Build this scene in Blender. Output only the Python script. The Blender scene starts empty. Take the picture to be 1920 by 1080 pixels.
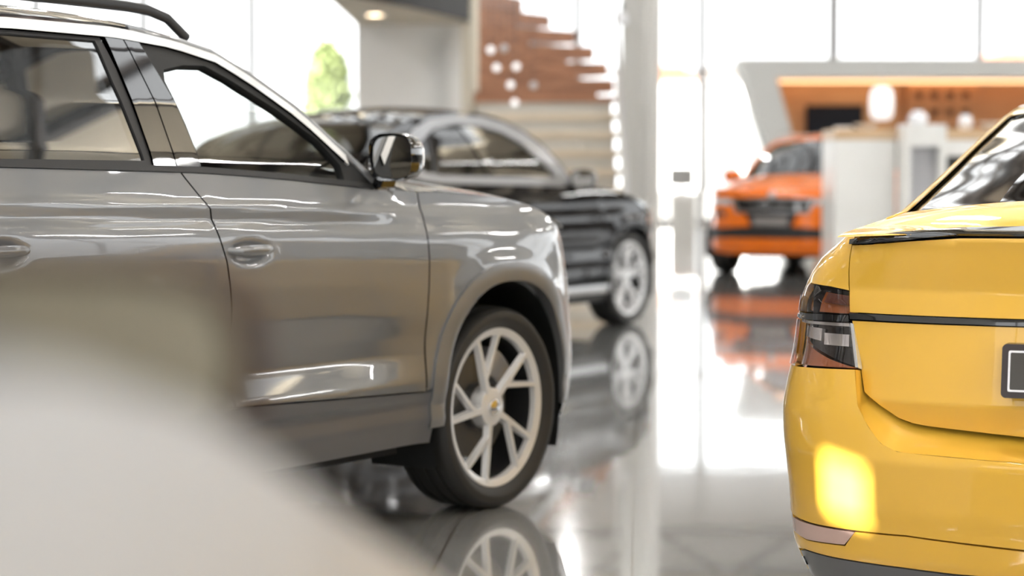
import bpy, bmesh, math, random
import numpy as np
from mathutils import Vector, Matrix, geometry

# ------------------------------------------------------------ camera, sky, lights, exposure
scene = bpy.context.scene
COL = scene.collection
cam_d = bpy.data.cameras.new('camera')
cam = bpy.data.objects.new('camera', cam_d); COL.objects.link(cam)
cam_d.sensor_width = 36.0
cam_d.lens = 75.0
cam_d.clip_start = 0.05; cam_d.clip_end = 600
cam.location = (0, 0, 1.21)
cam.rotation_euler = (math.radians(90) - math.atan(225/4000.0), 0, 0)
cam_d.dof.use_dof = True
cam_d.dof.focus_distance = 5.6
cam_d.dof.aperture_fstop = 2.1
scene.camera = cam

world = bpy.data.worlds.new('sky'); scene.world = world
world.use_nodes = True
_nt = world.node_tree; _nt.nodes.clear()
_o = _nt.nodes.new('ShaderNodeOutputWorld'); _b = _nt.nodes.new('ShaderNodeBackground')
_b.inputs[0].default_value = (0.985, 0.99, 1.0, 1); _b.inputs[1].default_value = 1.15
_nt.links.new(_b.outputs[0], _o.inputs[0])

sun_d = bpy.data.lights.new('sun', 'SUN'); sun = bpy.data.objects.new('sun', sun_d); COL.objects.link(sun)
sun_d.energy = 17.0; sun_d.angle = math.radians(0.25); sun_d.color = (1.0, 0.96, 0.90)
sun.rotation_euler = Vector((-.80, -.55, .25)).to_track_quat('Z', 'Y').to_euler()   # low, from behind on the left, through slots added high in the left wall

vs = scene.view_settings
vs.view_transform = 'Standard'; vs.look = 'None'; vs.gamma = 1.0; vs.use_curve_mapping = False
vs.exposure = 1.5
try:
    scene.cycles.max_bounces = 8; scene.cycles.diffuse_bounces = 4; scene.cycles.glossy_bounces = 5
    scene.cycles.transparent_max_bounces = 16; scene.cycles.caustics_reflective = False
    scene.cycles.caustics_refractive = False; scene.cycles.sample_clamp_indirect = 6.0
except Exception:
    pass

# ------------------------------------------------------------ materials
MATS = {}
def mat(name, color=(0.8, 0.8, 0.8), rough=0.5, metal=0.0, coat=0.0, emit=None, estr=0.0, ior=1.5, coat_rough=0.03, spec=0.5):
    if name in MATS: return MATS[name]
    m = bpy.data.materials.new(name); m.use_nodes = True
    p = m.node_tree.nodes['Principled BSDF']
    p.inputs['Base Color'].default_value = (*color, 1); p.inputs['Roughness'].default_value = rough
    p.inputs['Metallic'].default_value = metal; p.inputs['Coat Weight'].default_value = coat
    p.inputs['Coat Roughness'].default_value = coat_rough; p.inputs['IOR'].default_value = ior
    p.inputs['Specular IOR Level'].default_value = spec
    if emit: p.inputs['Emission Color'].default_value = (*emit, 1); p.inputs['Emission Strength'].default_value = estr
    # a faint procedural variation so that nothing is a dead flat colour
    nt = m.node_tree; N = nt.nodes.new('ShaderNodeTexNoise'); N.inputs['Scale'].default_value = 6
    mx = nt.nodes.new('ShaderNodeMixRGB'); mx.blend_type = 'MULTIPLY'; mx.inputs[0].default_value = 0.05
    mx.inputs[1].default_value = (*color, 1); nt.links.new(N.outputs['Fac'], mx.inputs[2])
    tc = nt.nodes.new('ShaderNodeTexCoord'); nt.links.new(tc.outputs['Object'], N.inputs['Vector'])
    nt.links.new(mx.outputs[0], p.inputs['Base Color'])
    MATS[name] = m; return m

def paint(name, color, metal=0.5, rough=0.35, crough=0.02, cior=1.55, spec=.5):
    m = mat(name, color, rough, metal, coat=1.0, coat_rough=crough)
    m.node_tree.nodes['Principled BSDF'].inputs['Coat IOR'].default_value = cior
    m.node_tree.nodes['Principled BSDF'].inputs['Specular IOR Level'].default_value = spec
    return m

def glass(name, tint=(0.8, 0.8, 0.8), refl=1.0, ior=1.5, rough=0.0, rc=(1, 1, 1)):
    if name in MATS: return MATS[name]
    m = bpy.data.materials.new(name); m.use_nodes = True; nt = m.node_tree; nt.nodes.clear()
    out = nt.nodes.new('ShaderNodeOutputMaterial'); mix = nt.nodes.new('ShaderNodeMixShader')
    tr = nt.nodes.new('ShaderNodeBsdfTransparent'); tr.inputs[0].default_value = (*tint, 1)
    gl = nt.nodes.new('ShaderNodeBsdfGlossy'); gl.inputs['Roughness'].default_value = rough
    gl.inputs[0].default_value = (*rc, 1)
    fr = nt.nodes.new('ShaderNodeFresnel'); fr.inputs[0].default_value = ior
    geo = nt.nodes.new('ShaderNodeNewGeometry')      # seen from behind the pane reflects as weakly as from the front
    mi = nt.nodes.new('ShaderNodeMath'); mi.operation = 'SUBTRACT'; mi.inputs[0].default_value = 1.0
    nt.links.new(geo.outputs['Backfacing'], mi.inputs[1])
    mu = nt.nodes.new('ShaderNodeMath'); mu.operation = 'MULTIPLY'
    nt.links.new(fr.outputs[0], mu.inputs[0]); nt.links.new(mi.outputs[0], mu.inputs[1])
    m2 = nt.nodes.new('ShaderNodeMath'); m2.operation = 'MULTIPLY'; m2.inputs[1].default_value = refl
    nt.links.new(mu.outputs[0], m2.inputs[0])
    nt.links.new(m2.outputs[0], mix.inputs[0]); nt.links.new(tr.outputs[0], mix.inputs[1]); nt.links.new(gl.outputs[0], mix.inputs[2])
    nt.links.new(mix.outputs[0], out.inputs[0]); MATS[name] = m; return m

def wood(name, c1, c2, scale=3.0, rough=0.45):
    if name in MATS: return MATS[name]
    m = mat(name, c1, rough); nt = m.node_tree; p = nt.nodes['Principled BSDF']
    tc = nt.nodes.new('ShaderNodeTexCoord'); mp = nt.nodes.new('ShaderNodeMapping'); mp.inputs['Scale'].default_value = (0.6, 4, 8)
    w = nt.nodes.new('ShaderNodeTexNoise'); w.inputs['Scale'].default_value = scale; w.inputs['Detail'].default_value = 5
    r = nt.nodes.new('ShaderNodeValToRGB'); r.color_ramp.elements[0].color = (*c1, 1); r.color_ramp.elements[1].color = (*c2, 1)
    r.color_ramp.elements[0].position = 0.35; r.color_ramp.elements[1].position = 0.65
    nt.links.new(tc.outputs['Object'], mp.inputs[0]); nt.links.new(mp.outputs[0], w.inputs['Vector'])
    nt.links.new(w.outputs['Fac'], r.inputs[0]); nt.links.new(r.outputs[0], p.inputs['Base Color']); return m

def floor_mat():
    m = bpy.data.materials.new('polished_tile'); m.use_nodes = True; nt = m.node_tree; p = nt.nodes['Principled BSDF']
    tc = nt.nodes.new('ShaderNodeTexCoord'); mp = nt.nodes.new('ShaderNodeMapping')
    mp.inputs['Rotation'].default_value = (0, 0, math.radians(3.5)); mp.inputs['Location'].default_value = (0.028, 0.25, 0)
    br = nt.nodes.new('ShaderNodeTexBrick'); br.offset = 0.0; br.inputs['Scale'].default_value = 1.0
    br.inputs['Brick Width'].default_value = 0.6; br.inputs['Row Height'].default_value = 1.2
    br.inputs['Mortar Size'].default_value = 0.004; br.inputs['Mortar Smooth'].default_value = 0.1
    br.inputs['Color1'].default_value = (0.38, 0.375, 0.36, 1); br.inputs['Color2'].default_value = (0.41, 0.405, 0.39, 1)
    br.inputs['Mortar'].default_value = (0.17, 0.125, 0.09, 1)
    nt.links.new(tc.outputs['Object'], mp.inputs[0]); nt.links.new(mp.outputs[0], br.inputs['Vector'])
    nz = nt.nodes.new('ShaderNodeTexNoise'); nz.inputs['Scale'].default_value = 1.3; nz.inputs['Detail'].default_value = 4
    nt.links.new(tc.outputs['Object'], nz.inputs['Vector'])
    mx = nt.nodes.new('ShaderNodeMixRGB'); mx.blend_type = 'MULTIPLY'; mx.inputs[0].default_value = 0.25
    nt.links.new(br.outputs['Color'], mx.inputs[1]); nt.links.new(nz.outputs['Fac'], mx.inputs[2])
    nt.links.new(mx.outputs[0], p.inputs['Base Color'])
    p.inputs['Roughness'].default_value = 0.12; p.inputs['IOR'].default_value = 1.7
    p.inputs['Coat Weight'].default_value = 1.0; p.inputs['Coat Roughness'].default_value = 0.035; p.inputs['Coat IOR'].default_value = 1.6
    bp = nt.nodes.new('ShaderNodeBump'); bp.inputs['Strength'].default_value = 0.02; bp.inputs['Distance'].default_value = 0.02
    n2 = nt.nodes.new('ShaderNodeTexNoise'); n2.inputs['Scale'].default_value = 2.2
    nt.links.new(tc.outputs['Object'], n2.inputs['Vector']); nt.links.new(n2.outputs['Fac'], bp.inputs['Height'])
    nt.links.new(bp.outputs[0], p.inputs['Coat Normal'])
    return m

def corrugated(name, color, scale=5.0):
    m = mat(name, color, 0.6); nt = m.node_tree; p = nt.nodes['Principled BSDF']
    tc = nt.nodes.new('ShaderNodeTexCoord'); w = nt.nodes.new('ShaderNodeTexWave'); w.inputs['Scale'].default_value = scale
    w.bands_direction = 'Y'; bp = nt.nodes.new('ShaderNodeBump'); bp.inputs['Strength'].default_value = 0.6
    nt.links.new(tc.outputs['Object'], w.inputs['Vector']); nt.links.new(w.outputs['Fac'], bp.inputs['Height'])
    nt.links.new(bp.outputs[0], p.inputs['Normal']); return m

# ------------------------------------------------------------ object helpers
def link(o, parent=None):
    COL.objects.link(o)
    if parent is not None: o.parent = parent
    return o
def thing(name, label, cat, loc=(0, 0, 0), rz=0.0, group=None):
    o = bpy.data.objects.new(name, None); COL.objects.link(o); o.location = loc; o.rotation_euler = (0, 0, rz)
    o['label'] = label; o['category'] = cat
    if group: o['group'] = group
    return o
def tag(o, label, cat, group=None):
    o['label'] = label; o['category'] = cat
    if group: o['group'] = group
    return o
def struct(o): o['kind'] = 'structure'; return o

class G:
    """collects shapes into one mesh"""
    def __init__(s): s.v = []; s.f = []; s.sm = []
    def add(s, v, f, smooth=False):
        k = len(s.v); s.v += [tuple(map(float, p)) for p in v]; s.f += [tuple(i + k for i in q) for q in f]; s.sm += [smooth] * len(f)
        return s
    def box(s, c, d, rz=0.0, M=None):
        x, y, z = d[0]/2, d[1]/2, d[2]/2
        P = [(-x,-y,-z),(x,-y,-z),(x,y,-z),(-x,y,-z),(-x,-y,z),(x,-y,z),(x,y,z),(-x,y,z)]
        if M is None: M = Matrix.Rotation(rz, 3, 'Z')
        P = [tuple(M @ Vector(p) + Vector(c)) for p in P]
        return s.add(P, [(0,3,2,1),(4,5,6,7),(0,1,5,4),(1,2,6,5),(2,3,7,6),(3,0,4,7)])
    def prism(s, poly, axis, a, b):
        """poly: 2-D points in the plane normal to axis ('x','y','z')"""
        def m(p, t): return {'x': (t, p[0], p[1]), 'y': (p[0], t, p[1]), 'z': (p[0], p[1], t)}[axis]
        n = len(poly); v = [m(p, a) for p in poly] + [m(p, b) for p in poly]
        f = [tuple(range(n))[::-1], tuple(range(n, 2*n))] + [(i, (i+1) % n, n+(i+1) % n, n+i) for i in range(n)]
        return s.add(v, f)
    def tube(s, path, r, n=10, caps=True, flat=1.0):
        path = [Vector(p) for p in path]; rr = r if isinstance(r, (list, tuple)) else [r]*len(path)
        v = []; up = Vector((0, 0, 1)); prev = None
        for i, p in enumerate(path):
            t = (path[min(i+1, len(path)-1)] - path[max(i-1, 0)]).normalized()
            if prev is None: a = t.cross(up) if abs(t.dot(up)) < 0.95 else t.cross(Vector((1, 0, 0)))
            else: a = prev - t * prev.dot(t)
            a.normalize(); prev = a; b = t.cross(a).normalized()
            for k in range(n):
                q = 2*math.pi*k/n; v.append(p + a*math.cos(q)*rr[i] + b*math.sin(q)*rr[i]*flat)
        f = []
        for i in range(len(path)-1):
            for k in range(n): f.append((i*n+k, i*n+(k+1) % n, (i+1)*n+(k+1) % n, (i+1)*n+k))
        if caps: f.append(tuple(range(n))[::-1]); f.append(tuple((len(path)-1)*n+k for k in range(n)))
        return s.add(v, f, True)
    def lathe(s, prof, n=48, axis='z', c=(0, 0, 0), closed=False, smooth=True):
        v = []
        for r, h in prof:
            for k in range(n):
                q = 2*math.pi*k/n; x, y = r*math.cos(q), r*math.sin(q)
                p = {'z': (x, y, h), 'y': (x, h, y), 'x': (h, x, y)}[axis]
                v.append((p[0]+c[0], p[1]+c[1], p[2]+c[2]))
        f = []; m = len(prof)
        for i in range(m if closed else m-1):
            j = (i+1) % m
            for k in range(n):
                f.append((i*n+k, i*n+(k+1) % n, j*n+(k+1) % n, j*n+k))
        return s.add(v, f, smooth)
    def ball(s, c, r, n=12, sc=(1, 1, 1)):
        prof = [(r*math.sin(math.pi*i/n), -r*math.cos(math.pi*i/n)) for i in range(n+1)]
        k = len(s.v); s.lathe(prof, 2*n)
        for i in range(k, len(s.v)):
            x, y, z = s.v[i]; s.v[i] = (x*sc[0]+c[0], y*sc[1]+c[1], z*sc[2]+c[2])
        return s
    def grid(s, P, smooth=True):
        """P: rows of points"""
        n = len(P[0]); v = [p for row in P for p in row]
        f = [(i*n+k, i*n+k+1, (i+1)*n+k+1, (i+1)*n+k) for i in range(len(P)-1) for k in range(n-1)]
        return s.add(v, f, smooth)
    def build(s, name, m, parent=None, recalc=True, auto=40, bevel=0.0):
        me = bpy.data.meshes.new(name); me.from_pydata(s.v, [], s.f); me.update()
        me.polygons.foreach_set('use_smooth', [bool(x) for x in s.sm])
        if recalc:
            bm = bmesh.new(); bm.from_mesh(me); bmesh.ops.remove_doubles(bm, verts=bm.verts, dist=1e-6)
            bmesh.ops.recalc_face_normals(bm, faces=bm.faces)
            for e in bm.edges:
                if len(e.link_faces) == 2 and e.calc_face_angle(0) > math.radians(auto): e.smooth = False
            bm.to_mesh(me); bm.free()
        me.materials.append(m)
        o = bpy.data.objects.new(name, me); link(o, parent)
        if bevel > 0:
            b = o.modifiers.new('bevel', 'BEVEL'); b.width = bevel; b.segments = 2; b.limit_method = 'ANGLE'
        return o

#PURE
# ------------------------------------------------------------ car body surface mathematics
def catmull(pts, n=16):
    P = np.array(pts, float); P = np.vstack([2*P[0]-P[1], P, 2*P[-1]-P[-2]]); out = []
    for i in range(1, len(P)-2):
        p0, p1, p2, p3 = P[i-1:i+3]
        # centripetal-free, uniform with limited tangents
        m1 = (p2-p0)/2; m2 = (p3-p1)/2; L = np.linalg.norm(p2-p1)
        for m in (m1, m2):
            l = np.linalg.norm(m)
            if l > 1.2*L: m *= 1.2*L/l
        for k in range(n):
            t = k/n; t2 = t*t; t3 = t2*t
            out.append((2*t3-3*t2+1)*p1+(t3-2*t2+t)*m1+(-2*t3+3*t2)*p2+(t3-t2)*m2)
    out.append(P[-2]); return np.array(out)
def gsmooth(a, k, step):
    if k <= 0: return a
    r = int(3*k/step); w = np.exp(-0.5*(np.arange(-r, r+1)*step/k)**2); w /= w.sum()
    return np.convolve(np.pad(a, r, mode='edge'), w, 'valid')
class Prof:
    def __init__(s, pts, sig=0.006):
        pts = sorted(pts); s.z = np.arange(-0.1, 2.0, 0.001)
        zz = [p[0] for p in pts]; dd = [p[1] for p in pts]
        a = np.interp(s.z, zz, dd)
        lo, hi = s.z < zz[0], s.z > zz[-1]
        a[lo] = dd[0] + (s.z[lo]-zz[0])*(dd[1]-dd[0])/(zz[1]-zz[0]); a[hi] = dd[-1] + (s.z[hi]-zz[-1])*(dd[-1]-dd[-2])/(zz[-1]-zz[-2])
        s.d = gsmooth(a, sig, 0.001)
    def __call__(s, z): return np.interp(z, s.z, s.d)
def sstep(a, b, x):
    t = np.clip((np.asarray(x, float)-a)/(b-a), 0, 1); return t*t*(3-2*t)
class Body:
    """P(s, z): s runs along the half plan from the rear centre (0) over the side to the front centre (L)"""
    def __init__(b, plan, side, front, rear, zshift=((0, 0),), arches=(), dents=(), flare=0.02, rexp=2.0):
        C = catmull(plan, 40); d = np.r_[0, np.cumsum(np.linalg.norm(np.diff(C, axis=0), axis=1))]
        b.L = d[-1]; st = 0.004; S = np.arange(0, b.L+st, st); b.S = S
        X = np.interp(S, d, C[:, 0]); Y = np.interp(S, d, C[:, 1])
        tx = np.gradient(X, S); ty = np.gradient(Y, S); a = np.unwrap(np.arctan2(ty, tx))
        a[-3:] = a[-4]; a = gsmooth(a, 0.03, st); a[0] = math.pi/2 if a[0] > 0 else a[0]
        b.X, b.Y = X, Y; k = sstep(0.0, 0.12, Y); b.NX = -np.sin(a); b.NY = np.cos(a)*k; q = np.hypot(b.NX, b.NY); b.NX /= q; b.NY /= q
        b.side = side; b.front = front; b.rear = rear; b.zs = zshift; b.arches = arches; b.dents = dents; b.flare = flare; b.rexp = rexp
    def d(b, x, z, nx):
        f = np.interp(x, [p[0] for p in b.zs], [p[1] for p in b.zs]); zz = z - f*sstep(0.55, 0.85, z)
        sd = b.side
        if isinstance(sd, list):
            xs = [p[0] for p in sd]; v = [p[1](zz) for p in sd]; o = v[0]
            for i in range(1, len(sd)): o = o + (v[i]-v[i-1])*sstep(xs[i-1], xs[i], x)
        else: o = sd(zz)
        w = np.abs(nx)**b.rexp; rr_ = b.rear(z) if not isinstance(b.rear, list) else b.rear[0](z)+(b.rear[1](z)-b.rear[0](z))*sstep(b.rear[2], b.rear[3], x); e = np.where(nx > 0, b.front(z), rr_); o = o*(1-w) + e*w
        for (xc, zc, rx, rz) in b.arches:
            rho = ((np.abs(x-xc)/rx)**2.3+(np.abs(z-zc)/rz)**2.3)**(1/2.3)
            o = o + (b.flare*np.exp(-((rho-1.06)/0.16)**2))*(1-w)*np.where(rho > 1.0, 1, np.exp(-((rho-1)/.05)**2))*sstep(1.1, 0.9, z)
        for (xc, zc, ax, az, dep) in b.dents:
            q = ((x-xc)/ax)**2+((z-zc)/az)**2; o = o - dep*np.exp(-q**1.5)
        return o
    def P(b, s, z):
        s = np.asarray(s, float); z = np.asarray(z, float)
        x = np.interp(s, b.S, b.X); y = np.interp(s, b.S, b.Y); nx = np.interp(s, b.S, b.NX); ny = np.interp(s, b.S, b.NY)
        d = b.d(x, z, nx)
        return np.stack([x+nx*d, np.maximum(y+ny*d, 0), z+0*s], -1)
    def N(b, s, z):
        e = 0.002; ds = b.P(s+e, z)-b.P(s-e, z); dz = b.P(s, z+e)-b.P(s, z-e)
        n = -np.cross(ds, dz); n /= np.linalg.norm(n, axis=-1, keepdims=True)+1e-12
        return n
    def sx(b, x):      # s where the plan passes x, on the side
        return float(np.interp(x, b.X, b.S))
    def sr(b, y):      # s where the rear half plan is y from the centre line
        k = int(np.argmax(b.Y > b.Y.max()*0.985)); return float(np.interp(y, b.Y[:k+1], b.S[:k+1]))
    def sf(b, y):
        k = len(b.Y)-1-int(np.argmax(b.Y[::-1] > b.Y.max()*0.985)); return float(np.interp(y, b.Y[k:][::-1], b.S[k:][::-1]))
    def y_at(b, x, z): return float(b.P(b.sx(x), z)[1])

ARCH_G = [(0.0, 0.36, 0.40, 0.455), (-2.79, 0.36, 0.40, 0.455)]
_greyhi = [(0.20, -0.075), (0.28, -0.035), (0.36, -0.014), (0.425, -0.024), (0.435, -0.008), (0.485, 0.0), (0.50, 0.004), (0.585, -0.058),
           (0.66, -0.042), (0.75, -0.014), (0.86, -0.002), (0.94, -0.001), (1.0, -0.008), (1.035, -0.016), (1.05, -0.030), (1.10, -0.030),
           (1.115, -0.040), (1.20, -0.068), (1.25, -0.085), (1.40, -0.152), (1.55, -0.232), (1.62, -0.275), (1.68, -0.32)]
_greyfr = [(0.20, -0.075), (0.28, -0.035), (0.36, -0.014), (0.425, -0.02), (0.435, -0.012), (0.50, -0.008), (0.585, -0.010),
           (0.66, -0.010), (0.75, -0.004), (0.86, -0.002), (0.94, -0.003), (1.0, -0.010), (1.035, -0.018), (1.05, -0.024), (1.10, -0.040),
           (1.115, -0.050), (1.20, -0.068), (1.25, -0.085), (1.40, -0.152), (1.55, -0.232), (1.62, -0.275), (1.68, -0.32)]
_greyfront = [(0.2, -0.08), (0.30, 0.01), (0.4, 0.05), (0.5, 0.05), (0.6, 0.045), (0.7, 0.02), (0.8, -0.02), (0.95, -0.10), (1.05, -0.17), (1.2, -0.4)]
_greyrear = [(0.2, -0.12), (0.35, -0.01), (0.6, 0.0), (0.75, -0.03), (0.9, -0.05), (1.2, -0.10), (1.6, -0.38), (1.7, -0.42)]
GREY_BODY = Body([(-3.76, 0), (-3.75, .35), (-3.70, .62), (-3.60, .80), (-3.40, .89), (-3.0, .925), (-2.4, .94), (-1.2, .94), (-.4, .94),
                  (0.0, .935), (.25, .925), (.42, .895), (.57, .83), (.71, .70), (.83, .42), (.89, 0)],
                 [(-0.95, Prof(_greyhi)), (-0.42, Prof(_greyfr))], Prof(_greyfront, .02), Prof(_greyrear, .02),
                 zshift=[(-3, .04), (-1.5, 0), (-0.46, -.04), (0.2, -.05)], arches=ARCH_G,
                 dents=[(-1.37, 0.955, 0.075, 0.030, 0.018), (-2.36, 0.985, 0.075, 0.030, 0.018)])
GREY_POSE = ((-.793, 8.054), 34)

_yel0 = [(0.15, -0.06), (0.2, -0.035), (0.25, -0.028), (0.35, -0.024), (0.50, -0.004), (0.57, 0.0), (0.64, -0.012), (0.72, -0.03), (0.80, -0.038), (0.86, -0.045), (0.92, -0.070)]
_yelsideR = _yel0 + [(0.97, -0.105), (1.01, -0.155), (1.04, -0.20), (1.06, -0.26), (1.083, -0.328), (1.13, -0.350), (1.179, -0.363), (1.30, -0.385), (1.38, -0.398), (1.44, -0.42), (1.5, -.46)]
_yelside = _yel0 + [(0.97, -0.10), (1.01, -0.13), (1.04, -0.155), (1.10, -0.20), (1.2, -.30), (1.30, -0.37), (1.38, -0.395), (1.44, -0.42), (1.5, -0.46)]
_yelrear = [(0.15, -0.05), (0.22, -0.022), (0.30, -0.012), (0.315, -0.014), (0.33, -0.004), (0.47, 0.0), (0.485, -0.002), (0.50, -0.022), (0.54, -0.078), (0.552, -0.100), (0.622, -0.086), (0.634, -0.090), (0.83, -0.115),
            (0.90, -0.127), (1.0, -0.110), (1.03, -0.100), (1.04, -0.105), (1.08, -0.20), (1.15, -0.5)]
_yelcorner = [(0.15, -0.05), (0.22, -0.022), (0.30, -0.012), (0.315, -0.014), (0.33, -0.004), (0.475, 0.0), (0.495, -0.006), (0.60, -0.035), (0.69, -0.062), (0.83, -0.110),
            (0.90, -0.127), (1.0, -0.110), (1.03, -0.100), (1.04, -0.105), (1.08, -0.20), (1.15, -0.5)]
_yelfront = [(0.15, -0.10), (0.3, 0.0), (0.6, 0.0), (0.8, -0.10), (1.0, -0.4)]
YEL_BODY = Body([(0, 0), (.012, .25), (.05, .48), (.11, .645), (.19, .77), (.32, .868), (.52, .915), (.9, .93), (2.2, .93), (3.6, .92), (4.1, .87),
                 (4.35, .72), (4.5, .5), (4.58, .25), (4.6, 0)],
                [(1.2, Prof(_yelsideR, .008)), (2.2, Prof(_yelside, .008))], Prof(_yelfront, .02), Prof(_yelcorner, .006), arches=[(0.98, .33, .37, .39), (3.68, .33, .37, .39)], flare=.012, rexp=1.5)
_yelboot = [(0.45, -.104), (.552, -.101), (0.622, -0.086), (0.634, -0.090)] + [p for p in _yelrear if p[0] >= .83]
YEL_BOOT = Body([(0, 0), (.012, .25), (.05, .48), (.11, .645), (.19, .77), (.32, .868), (.52, .915), (.9, .93), (2.2, .93), (3.6, .92), (4.1, .87),
                 (4.35, .72), (4.5, .5), (4.58, .25), (4.6, 0)],
                [(1.2, Prof(_yelsideR, .008)), (2.2, Prof(_yelside, .008))], Prof(_yelfront, .02), Prof(_yelboot, .004), arches=[(0.98, .33, .37, .39), (3.68, .33, .37, .39)], flare=.012, rexp=1.5)
YEL_POSE = ((1.436, 5.078), 20)

_blkside = [(0.15, -0.08), (0.3, -0.02), (0.5, 0.0), (0.62, -0.03), (0.72, -0.004), (0.77, 0.0), (0.81, -0.001), (0.86, -0.009), (0.92, -0.010), (1.02, -0.036), (1.10, -0.062), (1.25, -0.11), (1.4, -0.19), (1.5, -0.27), (1.6, -0.36)]
BLK_BODY = Body([(-3.75, 0), (-3.72, .4), (-3.6, .7), (-3.35, .88), (-2.7, .93), (-1.2, .94), (0, .935), (.3, .91), (.52, .82), (.7, .66), (.82, .38), (.87, 0)],
                Prof(_blkside, .01), Prof(_greyfront, .02), Prof(_greyrear, .02), arches=[(0, .36, .39, .40), (-2.77, .36, .39, .40)])
BLK_POSE = ((.143, 16.98), 31)
ORG_BODY = Body([(-3.45, 0), (-3.42, .4), (-3.3, .7), (-3.05, .86), (-2.5, .9), (-1.2, .91), (0, .905), (.25, .87), (.45, .80), (.6, .66), (.72, .38), (.76, 0)],
                Prof(_blkside, .01), Prof([(0.2, -0.06), (0.32, 0.0), (0.5, 0.01), (0.7, 0.0), (0.85, -0.02), (0.95, -0.06), (1.02, -.12), (1.1, -.25)], .015), Prof(_greyrear, .02),
                arches=[(0, .34, .38, .39), (-2.62, .34, .38, .39)])
ORG_POSE = ((3.20, 24.44), 205)
#ENDPURE

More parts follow.
